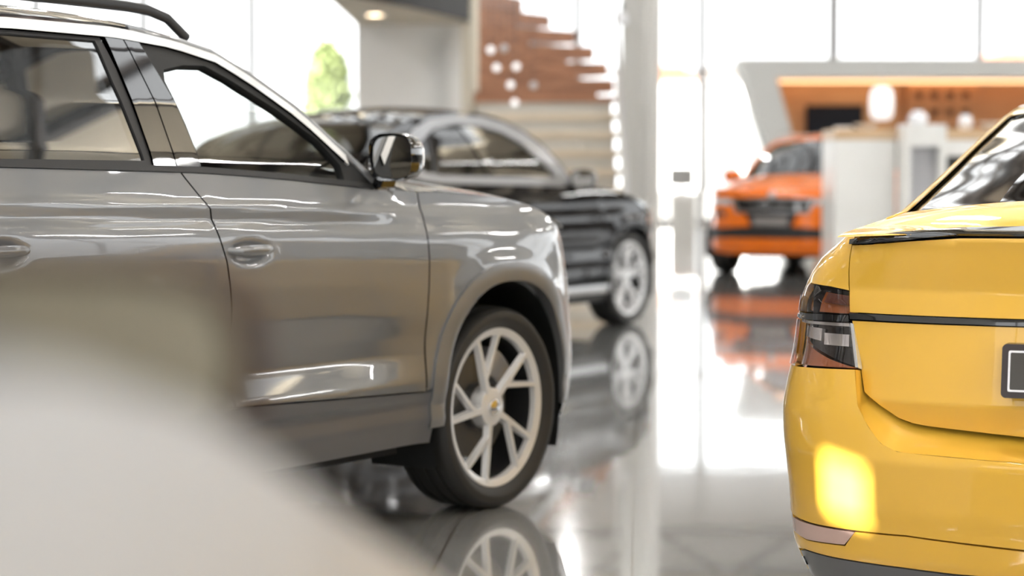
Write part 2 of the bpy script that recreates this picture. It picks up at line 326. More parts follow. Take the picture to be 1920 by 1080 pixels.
# ------------------------------------------------------------ car builder
def in_poly(px, py, poly):
    n = len(poly); c = np.zeros(px.shape, bool); j = n-1
    for i in range(n):
        xi, yi = poly[i]; xj, yj = poly[j]
        if yi != yj:
            t = ((yi > py) != (yj > py)) & (px < (xj-xi)*(py-yi)/(yj-yi)+xi); c ^= t
        j = i
    return c
def dense(poly, step):
    out = []
    for i, a in enumerate(poly):
        b = poly[(i+1) % len(poly)]; L = math.hypot(b[0]-a[0], b[1]-a[1]); n = max(1, int(L/step))
        if L < 1e-6: continue
        for k in range(n): out.append((a[0]+(b[0]-a[0])*k/n, a[1]+(b[1]-a[1])*k/n))
    return out
class Car:
    def __init__(c, name, label, pose, body, paintmat, scale=1.0, step=0.06, cat='car', group=None):
        (x, y), t = pose
        c.root = thing(name, label, cat, (x, y, 0), math.radians(90-t), group)
        c.root.scale = (scale, scale, scale)
        c.b = body; c.m = paintmat; c.step = step
    def out(c, pts):
        o = []
        for p in pts:
            if p[0] == 'r': o.append((c.b.sr(p[1]), p[2]))
            elif p[0] == 'f': o.append((c.b.sf(p[1]), p[2]))
            elif p[0] == 's': o.append((p[1], p[2]))
            else: o.append((c.b.sx(p[0]), p[1]))
        return o
    def panel(c, name, m, outline, side='both', step=None, th=0.018, off=0.0, holes=(), parent=None, flange=True, label=None):
        step = step or c.step; b = c.b
        ol = dense(c.out(outline), step); hs = [dense(c.out(h), step) for h in holes]
        xs = [p[0] for p in ol]; zs = [p[1] for p in ol]
        gx, gz = np.meshgrid(np.arange(min(xs)+step/2, max(xs), step), np.arange(min(zs)+step/2, max(zs), step*0.7))
        gx = gx.copy(); gx[1::2] += step/2
        gx = gx.ravel(); gz = gz.ravel(); k = in_poly(gx, gz, ol)
        for h in hs: k &= ~in_poly(gx, gz, h)
        allb = np.array(ol+[p for h in hs for p in h])
        gx = gx[k]; gz = gz[k]
        if len(gx):
            dd = np.full(len(gx), 9.0)
            for i in range(0, len(allb)): dd = np.minimum(dd, np.hypot(gx-allb[i, 0], gz-allb[i, 1]))
            gx = gx[dd > step*0.5]; gz = gz[dd > step*0.5]
        V = [Vector(p) for p in ol]; E = [(i, (i+1) % len(ol)) for i in range(len(ol))]
        for h in hs:
            k0 = len(V); V += [Vector(p) for p in h]; E += [(k0+i, k0+(i+1) % len(h)) for i in range(len(h))]
        V += [Vector((float(a), float(q))) for a, q in zip(gx, gz)]
        rv, re, rf = geometry.delaunay_2d_cdt(V, E, [], 0, 1e-5)[:3]
        rv = np.array([tuple(v) for v in rv]); rf = np.array([tuple(f) for f in rf])
        cen = rv[rf].mean(1); k = in_poly(cen[:, 0], cen[:, 1], ol)
        for h in hs: k &= ~in_poly(cen[:, 0], cen[:, 1], h)
        rf = rf[k]
        P = b.P(rv[:, 0], rv[:, 1]); N = b.N(rv[:, 0], rv[:, 1]); P = P+N*off
        fn = np.cross(P[rf[:, 1]]-P[rf[:, 0]], P[rf[:, 2]]-P[rf[:, 0]]); flip = (fn*N[rf[:, 0]]).sum(1) < 0
        rf[flip] = rf[flip][:, ::-1]
        v = [P]; nn = [N]; f = [tuple(t) for t in rf.tolist()]; k0 = len(P)
        if flange:
            for loop, sg in [(ol, 1)]+[(h, -1) for h in hs]:
                A = np.array(loop); ar = 0.5*np.sum(A[:, 0]*np.roll(A[:, 1], -1)-np.roll(A[:, 0], -1)*A[:, 1])
                Pl = b.P(A[:, 0], A[:, 1]); Nl = b.N(A[:, 0], A[:, 1]); Pl = Pl+Nl*off
                T = np.roll(Pl, -1, 0)-np.roll(Pl, 1, 0); Q = np.cross(T, Nl)*(1 if ar > 0 else -1)*-sg
                Q /= np.linalg.norm(Q, axis=1, keepdims=True)+1e-9
                n = len(A); v += [Pl, Pl-Nl*th]; nn += [Q, Q]
                for i in range(n):
                    j = (i+1) % n; f.append((k0+i, k0+j, k0+n+j, k0+n+i))
                k0 += 2*n
        v = np.vstack(v); nn = np.vstack(nn)
        res = []
        todo = [(1,), (-1,)] if side == 'both' else [(1,)] if side == 'L' else [(-1,)] if side == 'R' else [(1, -1)]
        for sgs in todo:
            vv = []; ff = []; n2 = []; o0 = 0
            for sg in sgs:
                q = v*np.array([1, sg, 1]); vv.append(q); n2.append(nn*np.array([1, sg, 1]))
                ff += [tuple(i+o0 for i in (t if sg > 0 else t[::-1])) for t in f]; o0 += len(v)
            vv = np.vstack(vv); n2 = np.vstack(n2)
            me = bpy.data.meshes.new(name); me.from_pydata(vv.tolist(), [], ff); me.update()
            me.polygons.foreach_set('use_smooth', [True]*len(me.polygons))
            me.normals_split_custom_set_from_vertices([tuple(x) for x in n2.tolist()])
            me.materials.append(m); o = bpy.data.objects.new(name, me); link(o, parent or c.root)
            if label: o['label'] = label
            res.append(o)
        return res
    def edge(c, pts, n=8, fz=None):
        """(x, z, bow, crown) -> dense rows with the y of the body side"""
        D = catmull(pts, n); return [(x, c.b.y_at(x, z), z, bo, cr) for x, z, bo, cr in D]
    def top(c, name, m, pts, nw=20, match=None, n=8, parent=None, off=0.0, th=0.0, wlim=1.0, label=None, inset=0.0):
        rows = []; E = c.edge(pts, n)
        for i, (x, y, z, bo, cr) in enumerate(E):
            row = []; v = i/(len(E)-1)
            for k in range(nw+1):
                w = (-1+2*k/nw)*wlim; q = 1-w*w
                p = np.array([x+bo*q, (y-inset)*w, z+cr*q+off])
                if match:
                    mw = sstep(0.7, 1.0, v) if match == 'end' else 1-sstep(0.0, 0.3, v)
                    if match == 'end': s = min(c.b.sr(abs(p[1])), c.b.sx(x))
                    else: s = max(c.b.sf(abs(p[1])), c.b.sx(x))
                    t = c.b.P(s, z+cr*q); p[0] = p[0]*(1-mw)+t[0]*mw
                row.append(tuple(p))
            rows.append(row)
        g = G(); g.grid(rows); o = g.build(name, m, parent or c.root, recalc=False)
        me = o.data
        if me.polygons[len(me.polygons)//2].normal.z < 0: me.flip_normals()
        if th > 0:
            sd = o.modifiers.new('solid', 'SOLIDIFY'); sd.thickness = th; sd.offset = -1
        if label: o['label'] = label
        return o
    def arch_pts(c, i, k=1.0, a0=-8, a1=188, n=40, dz=0.0, kz=None):
        xc, zc, rx, rz = c.b.arches[i]; o = []; kz = kz or k
        for j in range(n+1):
            a = math.radians(a0+(a1-a0)*j/n); ca, sa = math.cos(a), math.sin(a)
            o.append((xc+rx*k*np.sign(ca)*abs(ca)**(2/2.3), zc+rz*kz*np.sign(sa)*abs(sa)**(2/2.3)+dz))
        return [(float(a), float(b)) for a, b in o]

def wheel(c, x, y, r, w, rr, rim_m, tyre_m, style='pairs', segs=72, z=None, hidden_detail=False, src=None):
    """the wheel: rim is the part, tyre / disc / caliper / hub cap its sub-parts; outer face looks to local -y, placed at the car"""
    sg = -1 if y < 0 else 1
    if src is not None:
        o = src.copy(); COL.objects.link(o); o.parent = c.root
        for ch in src.children:
            q = ch.copy(); COL.objects.link(q); q.parent = o
    else:
        g = G(); h = w/2    # axle along y, outer face at y=-h
        lip = -h*0.80
        g.lathe([(rr*0.90, lip+0.03), (rr*0.91, lip+0.010), (rr*0.985, lip), (rr, lip-0.001), (rr+0.006, lip+0.008), (rr*1.0, lip+0.02),
                 (rr*0.985, lip+0.035)], segs, 'y')
        g.lathe([(0.001, lip+0.018), (0.040, lip+0.016), (0.068, lip+0.022), (0.078, lip+0.06), (0.07, h*0.3)], 36, 'y')
        R = rr*0.955
        def spoke(r0, a0, r1, a1, w0, w1, d0, d1, dep=0.020):
            p0 = (r0*math.cos(a0), r0*math.sin(a0)); p1 = (r1*math.cos(a1), r1*math.sin(a1))
            dx, dy = p1[0]-p0[0], p1[1]-p0[1]; L = math.hypot(dx, dy); nx, ny = -dy/L, dx/L
            P = []
            for (p, ww, dd) in ((p0, w0, d0), (p1, w1, d1)):
                P += [(p[0]+nx*ww, dd+dep, p[1]+ny*ww), (p[0]+nx*ww*0.55, dd, p[1]+ny*ww*0.55), (p[0]-nx*ww*0.55, dd, p[1]-ny*ww*0.55), (p[0]-nx*ww, dd+dep, p[1]-ny*ww)]
            g.add(P, [(0, 1, 5, 4), (1, 2, 6, 5), (2, 3, 7, 6), (3, 0, 4, 7), (0, 3, 2, 1), (4, 5, 6, 7)])
        for k in range(5):
            if style == 'pairs':
                a = math.radians(114+72*k); am = a
                spoke(0.045, a, R, am, 0.021, 0.013, lip+0.02, lip+0.004)
                pj = 0.40*R; spoke(pj, am, R, am-math.radians(29), 0.014, 0.011, lip+0.015, lip+0.004)
            else:
                a = math.radians(90+72*k)
                spoke(0.05, a, R, a+0.16, 0.024, 0.016, lip+0.02, lip+0.004); spoke(0.05, a, R, a-0.16, 0.024, 0.016, lip+0.02, lip+0.004)
                spoke(R*0.6, a+0.1, R, a+0.62, 0.008, 0.008, lip+0.016, lip+0.004); spoke(R*0.6, a-0.1, R, a-0.62, 0.008, 0.008, lip+0.016, lip+0.004)
        o = g.build('wheel_rim', rim_m, c.root, auto=30)
        bb = G(); bb.lathe([(rr*0.90, lip+0.03), (rr*0.92, -h*0.1), (rr*0.92, h*0.8), (rr*1.0, h*0.86)], segs, 'y'); bb.build('rim_barrel', M_BARREL, o)
        t = G(); k = r
        prof = [(rr*0.97, -h*0.72), (rr+0.012, -h*0.86), (rr+0.03, -h*0.98), (r-0.035, -h), (r-0.018, -h*0.97), (r-0.006, -h*0.86), (r-0.001, -h*0.7)]
        for gy in (-0.45, 0.0, 0.45): prof += [(r, (gy-0.06)*h), (r-0.007, (gy-0.05)*h), (r-0.007, (gy+0.05)*h), (r, (gy+0.06)*h)]
        prof += [(r-0.001, h*0.7), (r-0.006, h*0.86), (r-0.018, h*0.97), (r-0.035, h), (rr+0.03, h*0.98), (rr*0.97, h*0.8)]
        t.lathe(prof, segs, 'y'); t.build('tyre', tyre_m, o, auto=35)
        d = G(); d.lathe([(0.06, 0.0), (rr*0.66, 0.0), (rr*0.66, 0.022), (0.06, 0.022)], 48, 'y', closed=True)
        d.lathe([(0.001, -0.03), (0.085, -0.03), (0.085, 0.0)], 32, 'y'); d.build('brake_disc', M_DISC, o)
        ca = G()
        for q in range(10):
            a0 = math.radians(20+q*5.5); a1 = math.radians(20+(q+1)*5.5)
            P = []
            for a in (a0, a1):
                for (rad, yy) in ((rr*0.42, -0.03), (rr*0.76, -0.03), (rr*0.78, 0.05), (rr*0.42, 0.05)): P.append((rad*math.cos(a), yy, rad*math.sin(a)))
            ca.add(P, [(0, 1, 5, 4), (1, 2, 6, 5), (2, 3, 7, 6), (3, 0, 4, 7), (0, 3, 2, 1), (4, 5, 6, 7)])
        ca.build('brake_caliper', M_CALIPER, o)
        hc = G(); hc.lathe([(0.0005, lip+0.004), (0.022, lip+0.005), (0.029, lip+0.009), (0.031, lip+0.03)], 32, 'y'); hc.build('hub_cap', M_CHROME, o)
    o.location = (x, y-sg*w*0.5*0 , r if z is None else z)
    o.rotation_euler = (0, 0, 0 if sg < 0 else math.pi)
    return o

M_TYRE = mat('tyre_rubber', (0.022, 0.021, 0.020), 0.55)
M_CHROME = mat('chrome', (0.75, 0.75, 0.76), 0.12, 1.0)
M_SATIN = mat('satin_aluminium', (0.62, 0.62, 0.63), 0.3, 1.0)
M_RIM = mat('rim_silver', (0.80, 0.80, 0.81), 0.4, 0.35, coat=0.6)
M_DISC = mat('brake_steel', (0.16, 0.155, 0.15), 0.4, 0.7)
M_BARREL = mat('rim_barrel_dark', (0.03, 0.03, 0.032), 0.45, .3)
M_CALIPER = mat('caliper_grey', (0.40, 0.40, 0.41), 0.35, 0.5)
M_BLACKG = mat('gloss_black', (0.008, 0.008, 0.009), 0.05, coat=1.0)
M_BLACK = mat('black_plastic', (0.014, 0.014, 0.015), 0.45)
M_RUB = mat('black_rubber', (0.006, 0.006, 0.006), 0.6)
M_DARK = mat('dark_lining', (0.010, 0.010, 0.011), 0.8)
M_CLAD = mat('grey_cladding', (0.10, 0.10, 0.105), 0.35, coat=0.3)
M_GCLEAR = glass('clear_car_glass', (0.80, 0.82, 0.81), 1.0, ior=1.6)
M_GTINT = glass('privacy_car_glass', (0.03, 0.03, 0.03), 1.0, ior=2.9)
M_GDARK = glass('dark_car_glass', (0.10, 0.10, 0.10), 1.0, ior=1.5)
M_SEAT = mat('black_upholstery', (0.02, 0.02, 0.021), 0.7)
M_LAMP = mat('headlamp_clear', (0.75, 0.78, 0.80), 0.06, 0.6, coat=1.0)
M_RED = mat('tail_lamp_red', (0.25, 0.01, 0.006), 0.08, coat=1.0)

def interior(c, x0, xr, zf, wd, zs=0.0, lhd=1):
    """dashboard, steering wheel, seats; x0 = front of the dash, xr = rear bench"""
    r = c.root
    g = G(); rows = []
    for k in range(13):
        y = -wd+2*wd*k/12; rows.append([(x0+0.35, y, zf-0.02), (x0+0.1, y, zf+0.02), (x0-0.15, y, zf+0.01), (x0-0.26, y, zf-0.05), (x0-0.25, y, zf-0.2), (x0-0.1, y, zf-0.5)])
    g.grid(rows); g.build('dashboard', M_SEAT, r)
    sw = G(); R = 0.185; cy = 0.38*lhd; cx = x0-0.50; cz = zf-0.02
    pts = []
    for k in range(29):
        a = 2*math.pi*k/28; pts.append((cx-math.sin(a)*R*0.38, cy+math.cos(a)*R, cz+math.sin(a)*R*0.92))
    sw.tube(pts, 0.016, 8, caps=False); sw.ball((cx+0.02, cy, cz), 0.06, 8, (0.5, 1, 1))
    sw.tube([(cx, cy-R, cz), (cx, cy+R, cz)], 0.012, 6); sw.tube([(cx, cy, cz), (cx+0.25, cy, cz-0.1)], 0.03, 8); sw.build('steering_wheel', M_SEAT, r)
    def seat(x, y, w):
        q = G(); n = 9; rows = []
        pr = [(-0.02, 0.28), (0.02, 0.36), (0.48, 0.44), (0.55, 0.38)]
        for k in range(n):
            t = -1+2*k/(n-1); e = 1-0.25*abs(t)**4
            rows.append([(x+a*e, y+t*w/2, b*e+0.10*(1-e)) for a, b in [(0.55, 0.25), (0.56, 0.38), (0.48, 0.45), (0.05, 0.38), (-0.02, 0.5), (-0.16, 0.95), (-0.20, 0.99), (-0.26, 0.95), (-0.14, 0.35), (-0.1, 0.25)]])
        q.grid(rows)
        return q
    for yy in (0.38, -0.38):
        q = seat(x0-1.25, yy, 0.5); s = q.build('seat', M_SEAT, r)
        hd = G(); hd.ball((x0-1.46, yy, 1.10), 0.1, 8, (0.5, 1.25, 0.85)); hd.tube([(x0-1.46, yy-.05, 0.93), (x0-1.46, yy-.05, 1.08)], 0.007, 6)
        hd.tube([(x0-1.46, yy+.05, 0.93), (x0-1.46, yy+.05, 1.08)], 0.007, 6); hd.build('headrest', M_SEAT, s)
    seat(xr, 0, 1.25).build('rear_bench', M_SEAT, r)

def mirror(c, x, y, z, m, sg, w=0.24, h=0.16, glass_m=None):
    """door mirror: housing with a concave rear face, glass, foot"""
    g = G(); prof = []
    n = 20; rows = []
    for i, (dx, k) in enumerate(((0.0, 1.0), (0.03, 1.02), (0.07, 0.93), (0.10, 0.75), (0.125, 0.45), (0.132, 0.02))):
        row = []
        for j in range(n+1):
            a = 2*math.pi*j/n; ca, sa = math.cos(a), math.sin(a)
            row.append((x+dx, y+sg*(np.sign(ca)*abs(ca)**0.6*w/2*k), z+np.sign(sa)*abs(sa)**0.6*h/2*k - 0.02*dx*10*0))
        rows.append([tuple(map(float, p)) for p in row])
    rim = [(p[0]+0.018, y+(p[1]-y)*0.9, z+(p[2]-z)*0.88) for p in rows[0]]
    g.grid([rim]+rows); h_o = g.build('mirror_housing', m, c.root)
    gl = G(); gl.add([(p[0]-0.004, p[1], p[2]) for p in rim[:-1]], [tuple(range(n))]); gl.build('mirror_glass', glass_m or M_MIRROR, h_o)
    ft = G(); ft.prism([(y-sg*(w/2+0.08), z-h/2-0.06), (y-sg*(w/2-0.03), z-h/2-0.02), (y-sg*w/4, z-h/2+0.02), (y-sg*(w/2-0.01), z-h/2+0.06), (y-sg*(w/2+0.09), z-h/2-0.02)], 'x', x+0.03, x+0.1)
    ft.build('mirror_foot', M_BLACKG, h_o)
    return h_o
M_MIRROR = mat('mirror_silver', (0.8, 0.8, 0.8), 0.01, 1.0)

def handle(c, x, z, y, m, sg, L=0.20):
    g = G(); pts = []; rs = []
    for k in range(13):
        t = -1+2*k/12; pts.append((x+t*L/2, y*1.0+sg*(0.030*(1-t**4)-0.006), z)); rs.append(0.013*(1-0.55*abs(t)**3))
    g.tube(pts, rs, 10, flat=1.25); return g.build('door_handle', m, c.root)

def shell(c, x0, x1, z0, z1, w, wheels=(), wr=0.4):
    """dark under-body and inner tub so that gaps and wheel wells look into darkness"""
    g = G(); xs = sorted([x0, x1]+[q for wx in wheels for q in (wx-wr, wx+wr)])
    for a, b in zip(xs[:-1], xs[1:]):
        inw = any(wx-wr-1e-6 <= a and b <= wx+wr+1e-6 for wx in wheels)
        ww = w-0.30 if inw else w
        g.box(((a+b)/2, 0, (z0+z1)/2), (b-a-0.002, 2*ww, z1-z0))
    return g.build('underbody', M_DARK, c.root)
def liners(c, r_k=1.0):
    for i, (xc, zc, rx, rz) in enumerate(c.b.arches):
        for sg in (1, -1):
            g = G(); rows = []
            for (yy, k) in ((0.90, 0.995), (0.62, 0.995)):
                rows.append([(xc+rx*k*float(np.sign(math.cos(a))*abs(math.cos(a))**(2/2.3)), sg*yy, zc+rz*k*float(np.sign(math.sin(a))*abs(math.sin(a))**(2/2.3))) for a in [math.radians(-20+220*j/30) for j in range(31)]])
            rows.append([(xc+(p[0]-xc)*0.05, p[1], zc+(p[2]-zc)*0.05) for p in rows[1]])
            g.grid(rows); g.build('wheel_arch_liner', M_RUB, c.root)

# ------------------------------------------------------------ grey SUV (also the shape of its silver row mates)
def lin(pts):
    xs = [p[0] for p in pts]; zs = [p[1] for p in pts]
    return lambda x: float(np.interp(x, xs, zs))
def along(fn, x0, x1, n=12): return [(x0+(x1-x0)*k/n, fn(x0+(x1-x0)*k/n)) for k in range(n+1)]
def shift(pts, dx): return [(x+dx, z) for x, z in pts]

def build_suv(name, label, pose, pm, step, scale=1.0, group=None, nose=None, detail=True):
    c = Car(name, label, pose, GREY_BODY, pm, scale, step, group=group); b = c.b
    belt = lin([(-3.3, 1.235), (-2.3, 1.217), (-1.9, 1.209), (-1.5, 1.200), (-1.17, 1.182), (-.84, 1.157), (-.62, 1.140), (-.45, 1.128)])
    htop = lin([(-.45, 1.128), (-.3, 1.128), (0, 1.108), (.13, 1.095), (.30, 1.062), (.45, 1.015), (.55, .985), (.62, .97)])
    rail = lin([(-3.25, 1.56), (-2.9, 1.60), (-2.1, 1.622), (-1.69, 1.618), (-1.45, 1.598), (-1.267, 1.560), (-1.134, 1.490), (-.965, 1.385), (-.817, 1.262), (-.70, 1.16)])
    zbot = lin([(-2.4, .51), (-1.45, .50), (-.48, .462)])
    seamA = [(-.455, 1.122), (-.46, 1.0), (-.47, .80), (-.485, .62), (-.485, .462)]
    seamB = [(-1.610, 1.203), (-1.594, 1.18), (-1.520, 1.09), (-1.512, 1.03), (-1.481, .934), (-1.455, .80), (-1.440, .60), (-1.452, .505)]
    seamC = [(-2.60, 1.222), (-2.66, 1.05), (-2.60, .93), (-2.40, .80), (-2.28, .62), (-2.26, .51)]
    gp = 0.0035
    fd = [(x-gp, z) for x, z in seamA] + along(zbot, -.49, -1.448, 8)[1:] + [(x+gp, z) for x, z in seamB[::-1]] + along(belt, -1.60, -.46, 14)
    c.panel('front_door', pm, fd)
    rd = [(x-gp, z) for x, z in seamB] + along(zbot, -1.46, -2.25, 8) + [(x+gp, z) for x, z in seamC[::-1]] + along(belt, -2.59, -1.62, 10)
    c.panel('rear_door', pm, rd)
    ft = along(htop, -.45, .62, 12)
    A = c.arch_pts(0, 1.1, 8, 168, kz=1.09)
    fe = ft + [(.60, .93), (.50, .80), (.47, .62)] + A + [(x+gp, z) for x, z in seamA[::-1] if z > .45]
    fe = [p for p in fe if p[1] > .42]
    c.panel('front_fender', pm, fe)
    A2 = c.arch_pts(1, 1.1, 8, 172, kz=1.09)
    q = [(x-gp, z) for x, z in seamC if z > .52] + [p for p in A2 if p[1] > .45] + [(-3.25, .62), (-3.5, .70), (-3.55, .95), (-3.55, 1.2)] + [(-3.4, 1.40), (-3.25, 1.55)] + along(rail, -3.2, -2.72, 5) + [(-2.80, 1.5), (-2.95, 1.30), (-2.85, 1.235), (-2.6, 1.224)]
    c.panel('rear_quarter', pm, q)
    # sill with its recessed lower cladding
    zl = lin([(-2.4, .27), (-.45, .285)])
    c.panel('sill', M_CLAD, along(lambda x: zbot(x)-.006, -.45, -2.32, 10) + along(zl, -2.32, -.45, 10))
    # arch trims
    for i in (0, 1):
        lo = .30
        o1 = [p for p in c.arch_pts(i, 1.17, -14, 194, 50, kz=1.135) if p[1] > lo]; o2 = [p for p in c.arch_pts(i, 1.0, -14, 194, 50) if p[1] > lo]
        c.panel('wheel_arch_trim', c_trim, o1 + o2[::-1], off=0.010, th=0.05, step=min(step, .04))
    # front corner and bumper
    c.panel('front_bumper', pm, [(.47, .62), (.50, .80), (.60, .84)] + [('f', .60, .84), ('f', .3, .78), ('f', 0.0, .78), ('f', 0.0, .42), ('f', .5, .36), (.50, .33), (.44, .30), (.44, .45)], side='join')
    c.panel('bumper_skid', M_CLAD, [(.44, .30), (.50, .33), ('f', .5, .36), ('f', 0, .42), ('f', 0, .22), ('f', .5, .2), (.44, .24)], side='join')
    c.panel('headlamp', M_LAMP, [(.515, .80), (.57, .90), (.62, .945), ('f', .55, .94), ('f', .55, .85), (.60, .84)], off=0.002)
    c.panel('grille', M_BLACKG, [('f', .54, .85), ('f', .54, .94), ('f', 0, .965), ('f', 0, .79), ('f', .3, .79)], side='join', off=-.005)
    # bonnet, windscreen, roof, rear
    c.top('bonnet', pm, [(.62, .965, .27, .03), (.45, 1.015, .24, .05), (.2, 1.082, .20, .06), (0, 1.108, .18, .07), (-.3, 1.128, .15, .085), (-.50, 1.131, .22, .085)], match='start', nw=24)
    c.top('cowl', M_BLACK, [(-.47, 1.125, .22, .07), (-.62, 1.14, .26, .07), (-.72, 1.165, .28, .07)], nw=12)
    c.top('windscreen', M_GCLEAR, [(-.70, 1.175, .26, .07), (-.82, 1.275, .22, .075), (-.97, 1.395, .18, .08), (-1.14, 1.50, .16, .08), (-1.27, 1.568, .14, .085)], nw=16, inset=.03)
    c.top('roof', pm, [(-1.20, 1.545, .10, .09), (-1.27, 1.572, .12, .09), (-1.45, 1.610, .10, .085), (-1.69, 1.632, .06, .08), (-2.1, 1.637, 0, .08), (-2.9, 1.615, -.05, .075), (-3.25, 1.575, -.10, .065)], nw=24)
    # A pillar skin running from the roof rail down to the wing
    for sg in (1, -1):
        g = G(); rows = []
        for (x, z, w_) in [(-.60, 1.150, .0), (-.70, 1.19, .02), (-.817, 1.285, .035), (-.965, 1.405, .04), (-1.134, 1.508, .045), (-1.267, 1.572, .05), (-1.4, 1.60, .06), (-1.6, 1.627, .06)]:
            y = b.y_at(x, z); rows.append([(x, sg*(y+.004), z-.035), (x+.005, sg*(y+.012), z-.01), (x, sg*y, z+.006), (x-.01+.05, sg*(y-.05-w_*.3), z+.006)])
        g.grid(rows); o = g.build('a_pillar', pm, c.root, recalc=False)
        sd = o.modifiers.new('solid', 'SOLIDIFY'); sd.thickness = .012
    # door frames, pillars and glass
    wt = lin([(-2.7, 1.585), (-2.1, 1.598), (-1.7, 1.596), (-1.5, 1.572), (-1.27, 1.53), (-1.134, 1.462), (-.965, 1.36), (-.84, 1.26), (-.775, 1.19)])
    ff_o = along(rail, -1.62, -.80, 16) + [(-.72, 1.19), (-.66, 1.145)] + along(lambda x: belt(x)+.002, -.68, -1.50, 10) + [(-1.52, 1.26), (-1.56, 1.40), (-1.60, 1.53)]
    fg = [(-1.505, 1.215), (-1.515, 1.34), (-1.535, 1.47), (-1.52, 1.505), (-1.424, 1.522), (-1.325, 1.524), (-1.237, 1.487), (-1.062, 1.396), (-.904, 1.297), (-.836, 1.221), (-.834, 1.168), (-1.17, 1.195)]
    fg = [(x, z+.0) for x, z in fg]
    c.panel('front_door_frame', M_RUB, ff_o, holes=[fg], th=.03, off=-.004, step=min(step, .04))
    for o in c.panel('front_side_glass', M_GCLEAR, [(x*1.0, z) for x, z in fg], off=-.018, flange=False): pass
    # band under the roof rail with its highlight put into the pale colour
    band = along(lambda x: rail(x)+.004, -3.1, -.80, 34) + along(lambda x: rail(x)-.028, -.80, -3.1, 34)
    c.panel('roof_side_trim', mat('trim_highlight', (.85, .85, .85), .35, .2, coat=1.0), band, off=.004, th=.02, step=min(step, .04))
    rf_o = along(lambda x: rail(x)-.024, -2.72, -1.74, 10) + [(-1.725, 1.5), (-1.715, 1.3), (-1.714, 1.212)] + along(lambda x: belt(x)+.002, -1.714, -2.60, 8) + [(-2.85, 1.237), (-2.95, 1.30), (-2.80, 1.5)]
    rg = [(-2.56, 1.575), (-2.1, 1.583), (-1.765, 1.58), (-1.76, 1.45), (-1.742, 1.232), (-2.3, 1.236), (-2.58, 1.243), (-2.62, 1.4)]
    c.panel('rear_door_frame', M_BLACK, rf_o, holes=[rg, [(-2.66, 1.57), (-2.72, 1.57), (-2.86, 1.32), (-2.82, 1.26), (-2.64, 1.25)]], th=.03, off=-.004)
    c.panel('rear_side_glass', M_GTINT, rg, off=-.010, flange=False)
    c.panel('quarter_glass', M_GTINT, [(-2.66, 1.57), (-2.72, 1.57), (-2.86, 1.32), (-2.82, 1.26), (-2.64, 1.25)], off=-.010, flange=False)
    c.panel('b_pillar_trim', M_BLACKG, [(-1.722, 1.592), (-1.652, 1.594), (-1.625, 1.40), (-1.622, 1.207), (-1.712, 1.209)], off=.002)
    c.panel('b_pillar_trim', M_BLACKG, [(-1.646, 1.594), (-1.588, 1.588), (-1.535, 1.40), (-1.512, 1.205), (-1.616, 1.207), (-1.619, 1.40)], off=.002)
    c.panel('belt_moulding', M_BLACK, along(lambda x: belt(x)+.012, -2.82, -.70, 20) + along(lambda x: belt(x)-.006, -.70, -2.82, 20), off=.005)
    # tailgate
    c.top('rear_window', M_GTINT, [(-3.25, 1.575, -.10, .06), (-3.42, 1.40, -.16, .04), (-3.55, 1.22, -.17, .02)], nw=14)
    c.panel('tailgate', pm, [(-3.56, 1.20), ('r', .6, 1.2), ('r', 0, 1.2), ('r', 0, .66), ('r', .6, .66), (-3.55, .72)], side='join')
    c.panel('rear_bumper', pm, [(-3.50, .69), ('r', .6, .65), ('r', 0, .65), ('r', 0, .25), ('r', .6, .25), (-3.25, .30), (-3.22, .60)], side='join')
    c.panel('tail_lamp', M_RED, [(-3.40, .98), (-3.40, 1.12), ('r', .5, 1.10), ('r', .45, .98)], off=.006)
    # roof rails
    for sg in (1, -1):
        g = G(); P = []; 
        for k in range(21):
            x = -3.0+1.72*k/20; t = min(1, min(k, 20-k)/2.2); P.append((x, sg*.60, 1.630-(.018 if k == 20 else 0)+.058*t**.6+.014*math.sin(math.pi*k/20)))
        g.tube(P, .014, 8, flat=1.2); g.build('roof_rail', M_BLACK, c.root)
    for sg in (1, -1):
        for hx, hz in ((-1.37, .965), (-2.36, .992)):
            handle(c, hx, hz, sg*b.y_at(hx+.13, hz), M_CHROME if False else pm, sg)
        mirror(c, -.72, sg*.965, 1.245, M_BLACKG, sg, w=.175, h=.155)
    shell(c, -3.3, .47, .24, .95, .80, wheels=(0, -2.79), wr=.47); liners(c)
    interior(c, -.72, -2.45, 1.11, .74)
    w0 = wheel(c, 0, -.80, .36, .235, .283, M_RIM, M_TYRE)
    for (x, y) in ((0, .80), (-2.79, -.80), (-2.79, .80)): wheel(c, x, y, .36, .235, .283, M_RIM, M_TYRE, src=w0)
    return c
P_GREY = paint('graphite_grey_paint', (0.185, 0.19, 0.20), .4, .36, cior=1.65)
P_SILVER = paint('silver_paint', (0.52, 0.52, 0.52), .55, .35)
c_trim = mat('arch_trim_grey', (0.20, 0.20, 0.205), .38, .4, coat=.3)

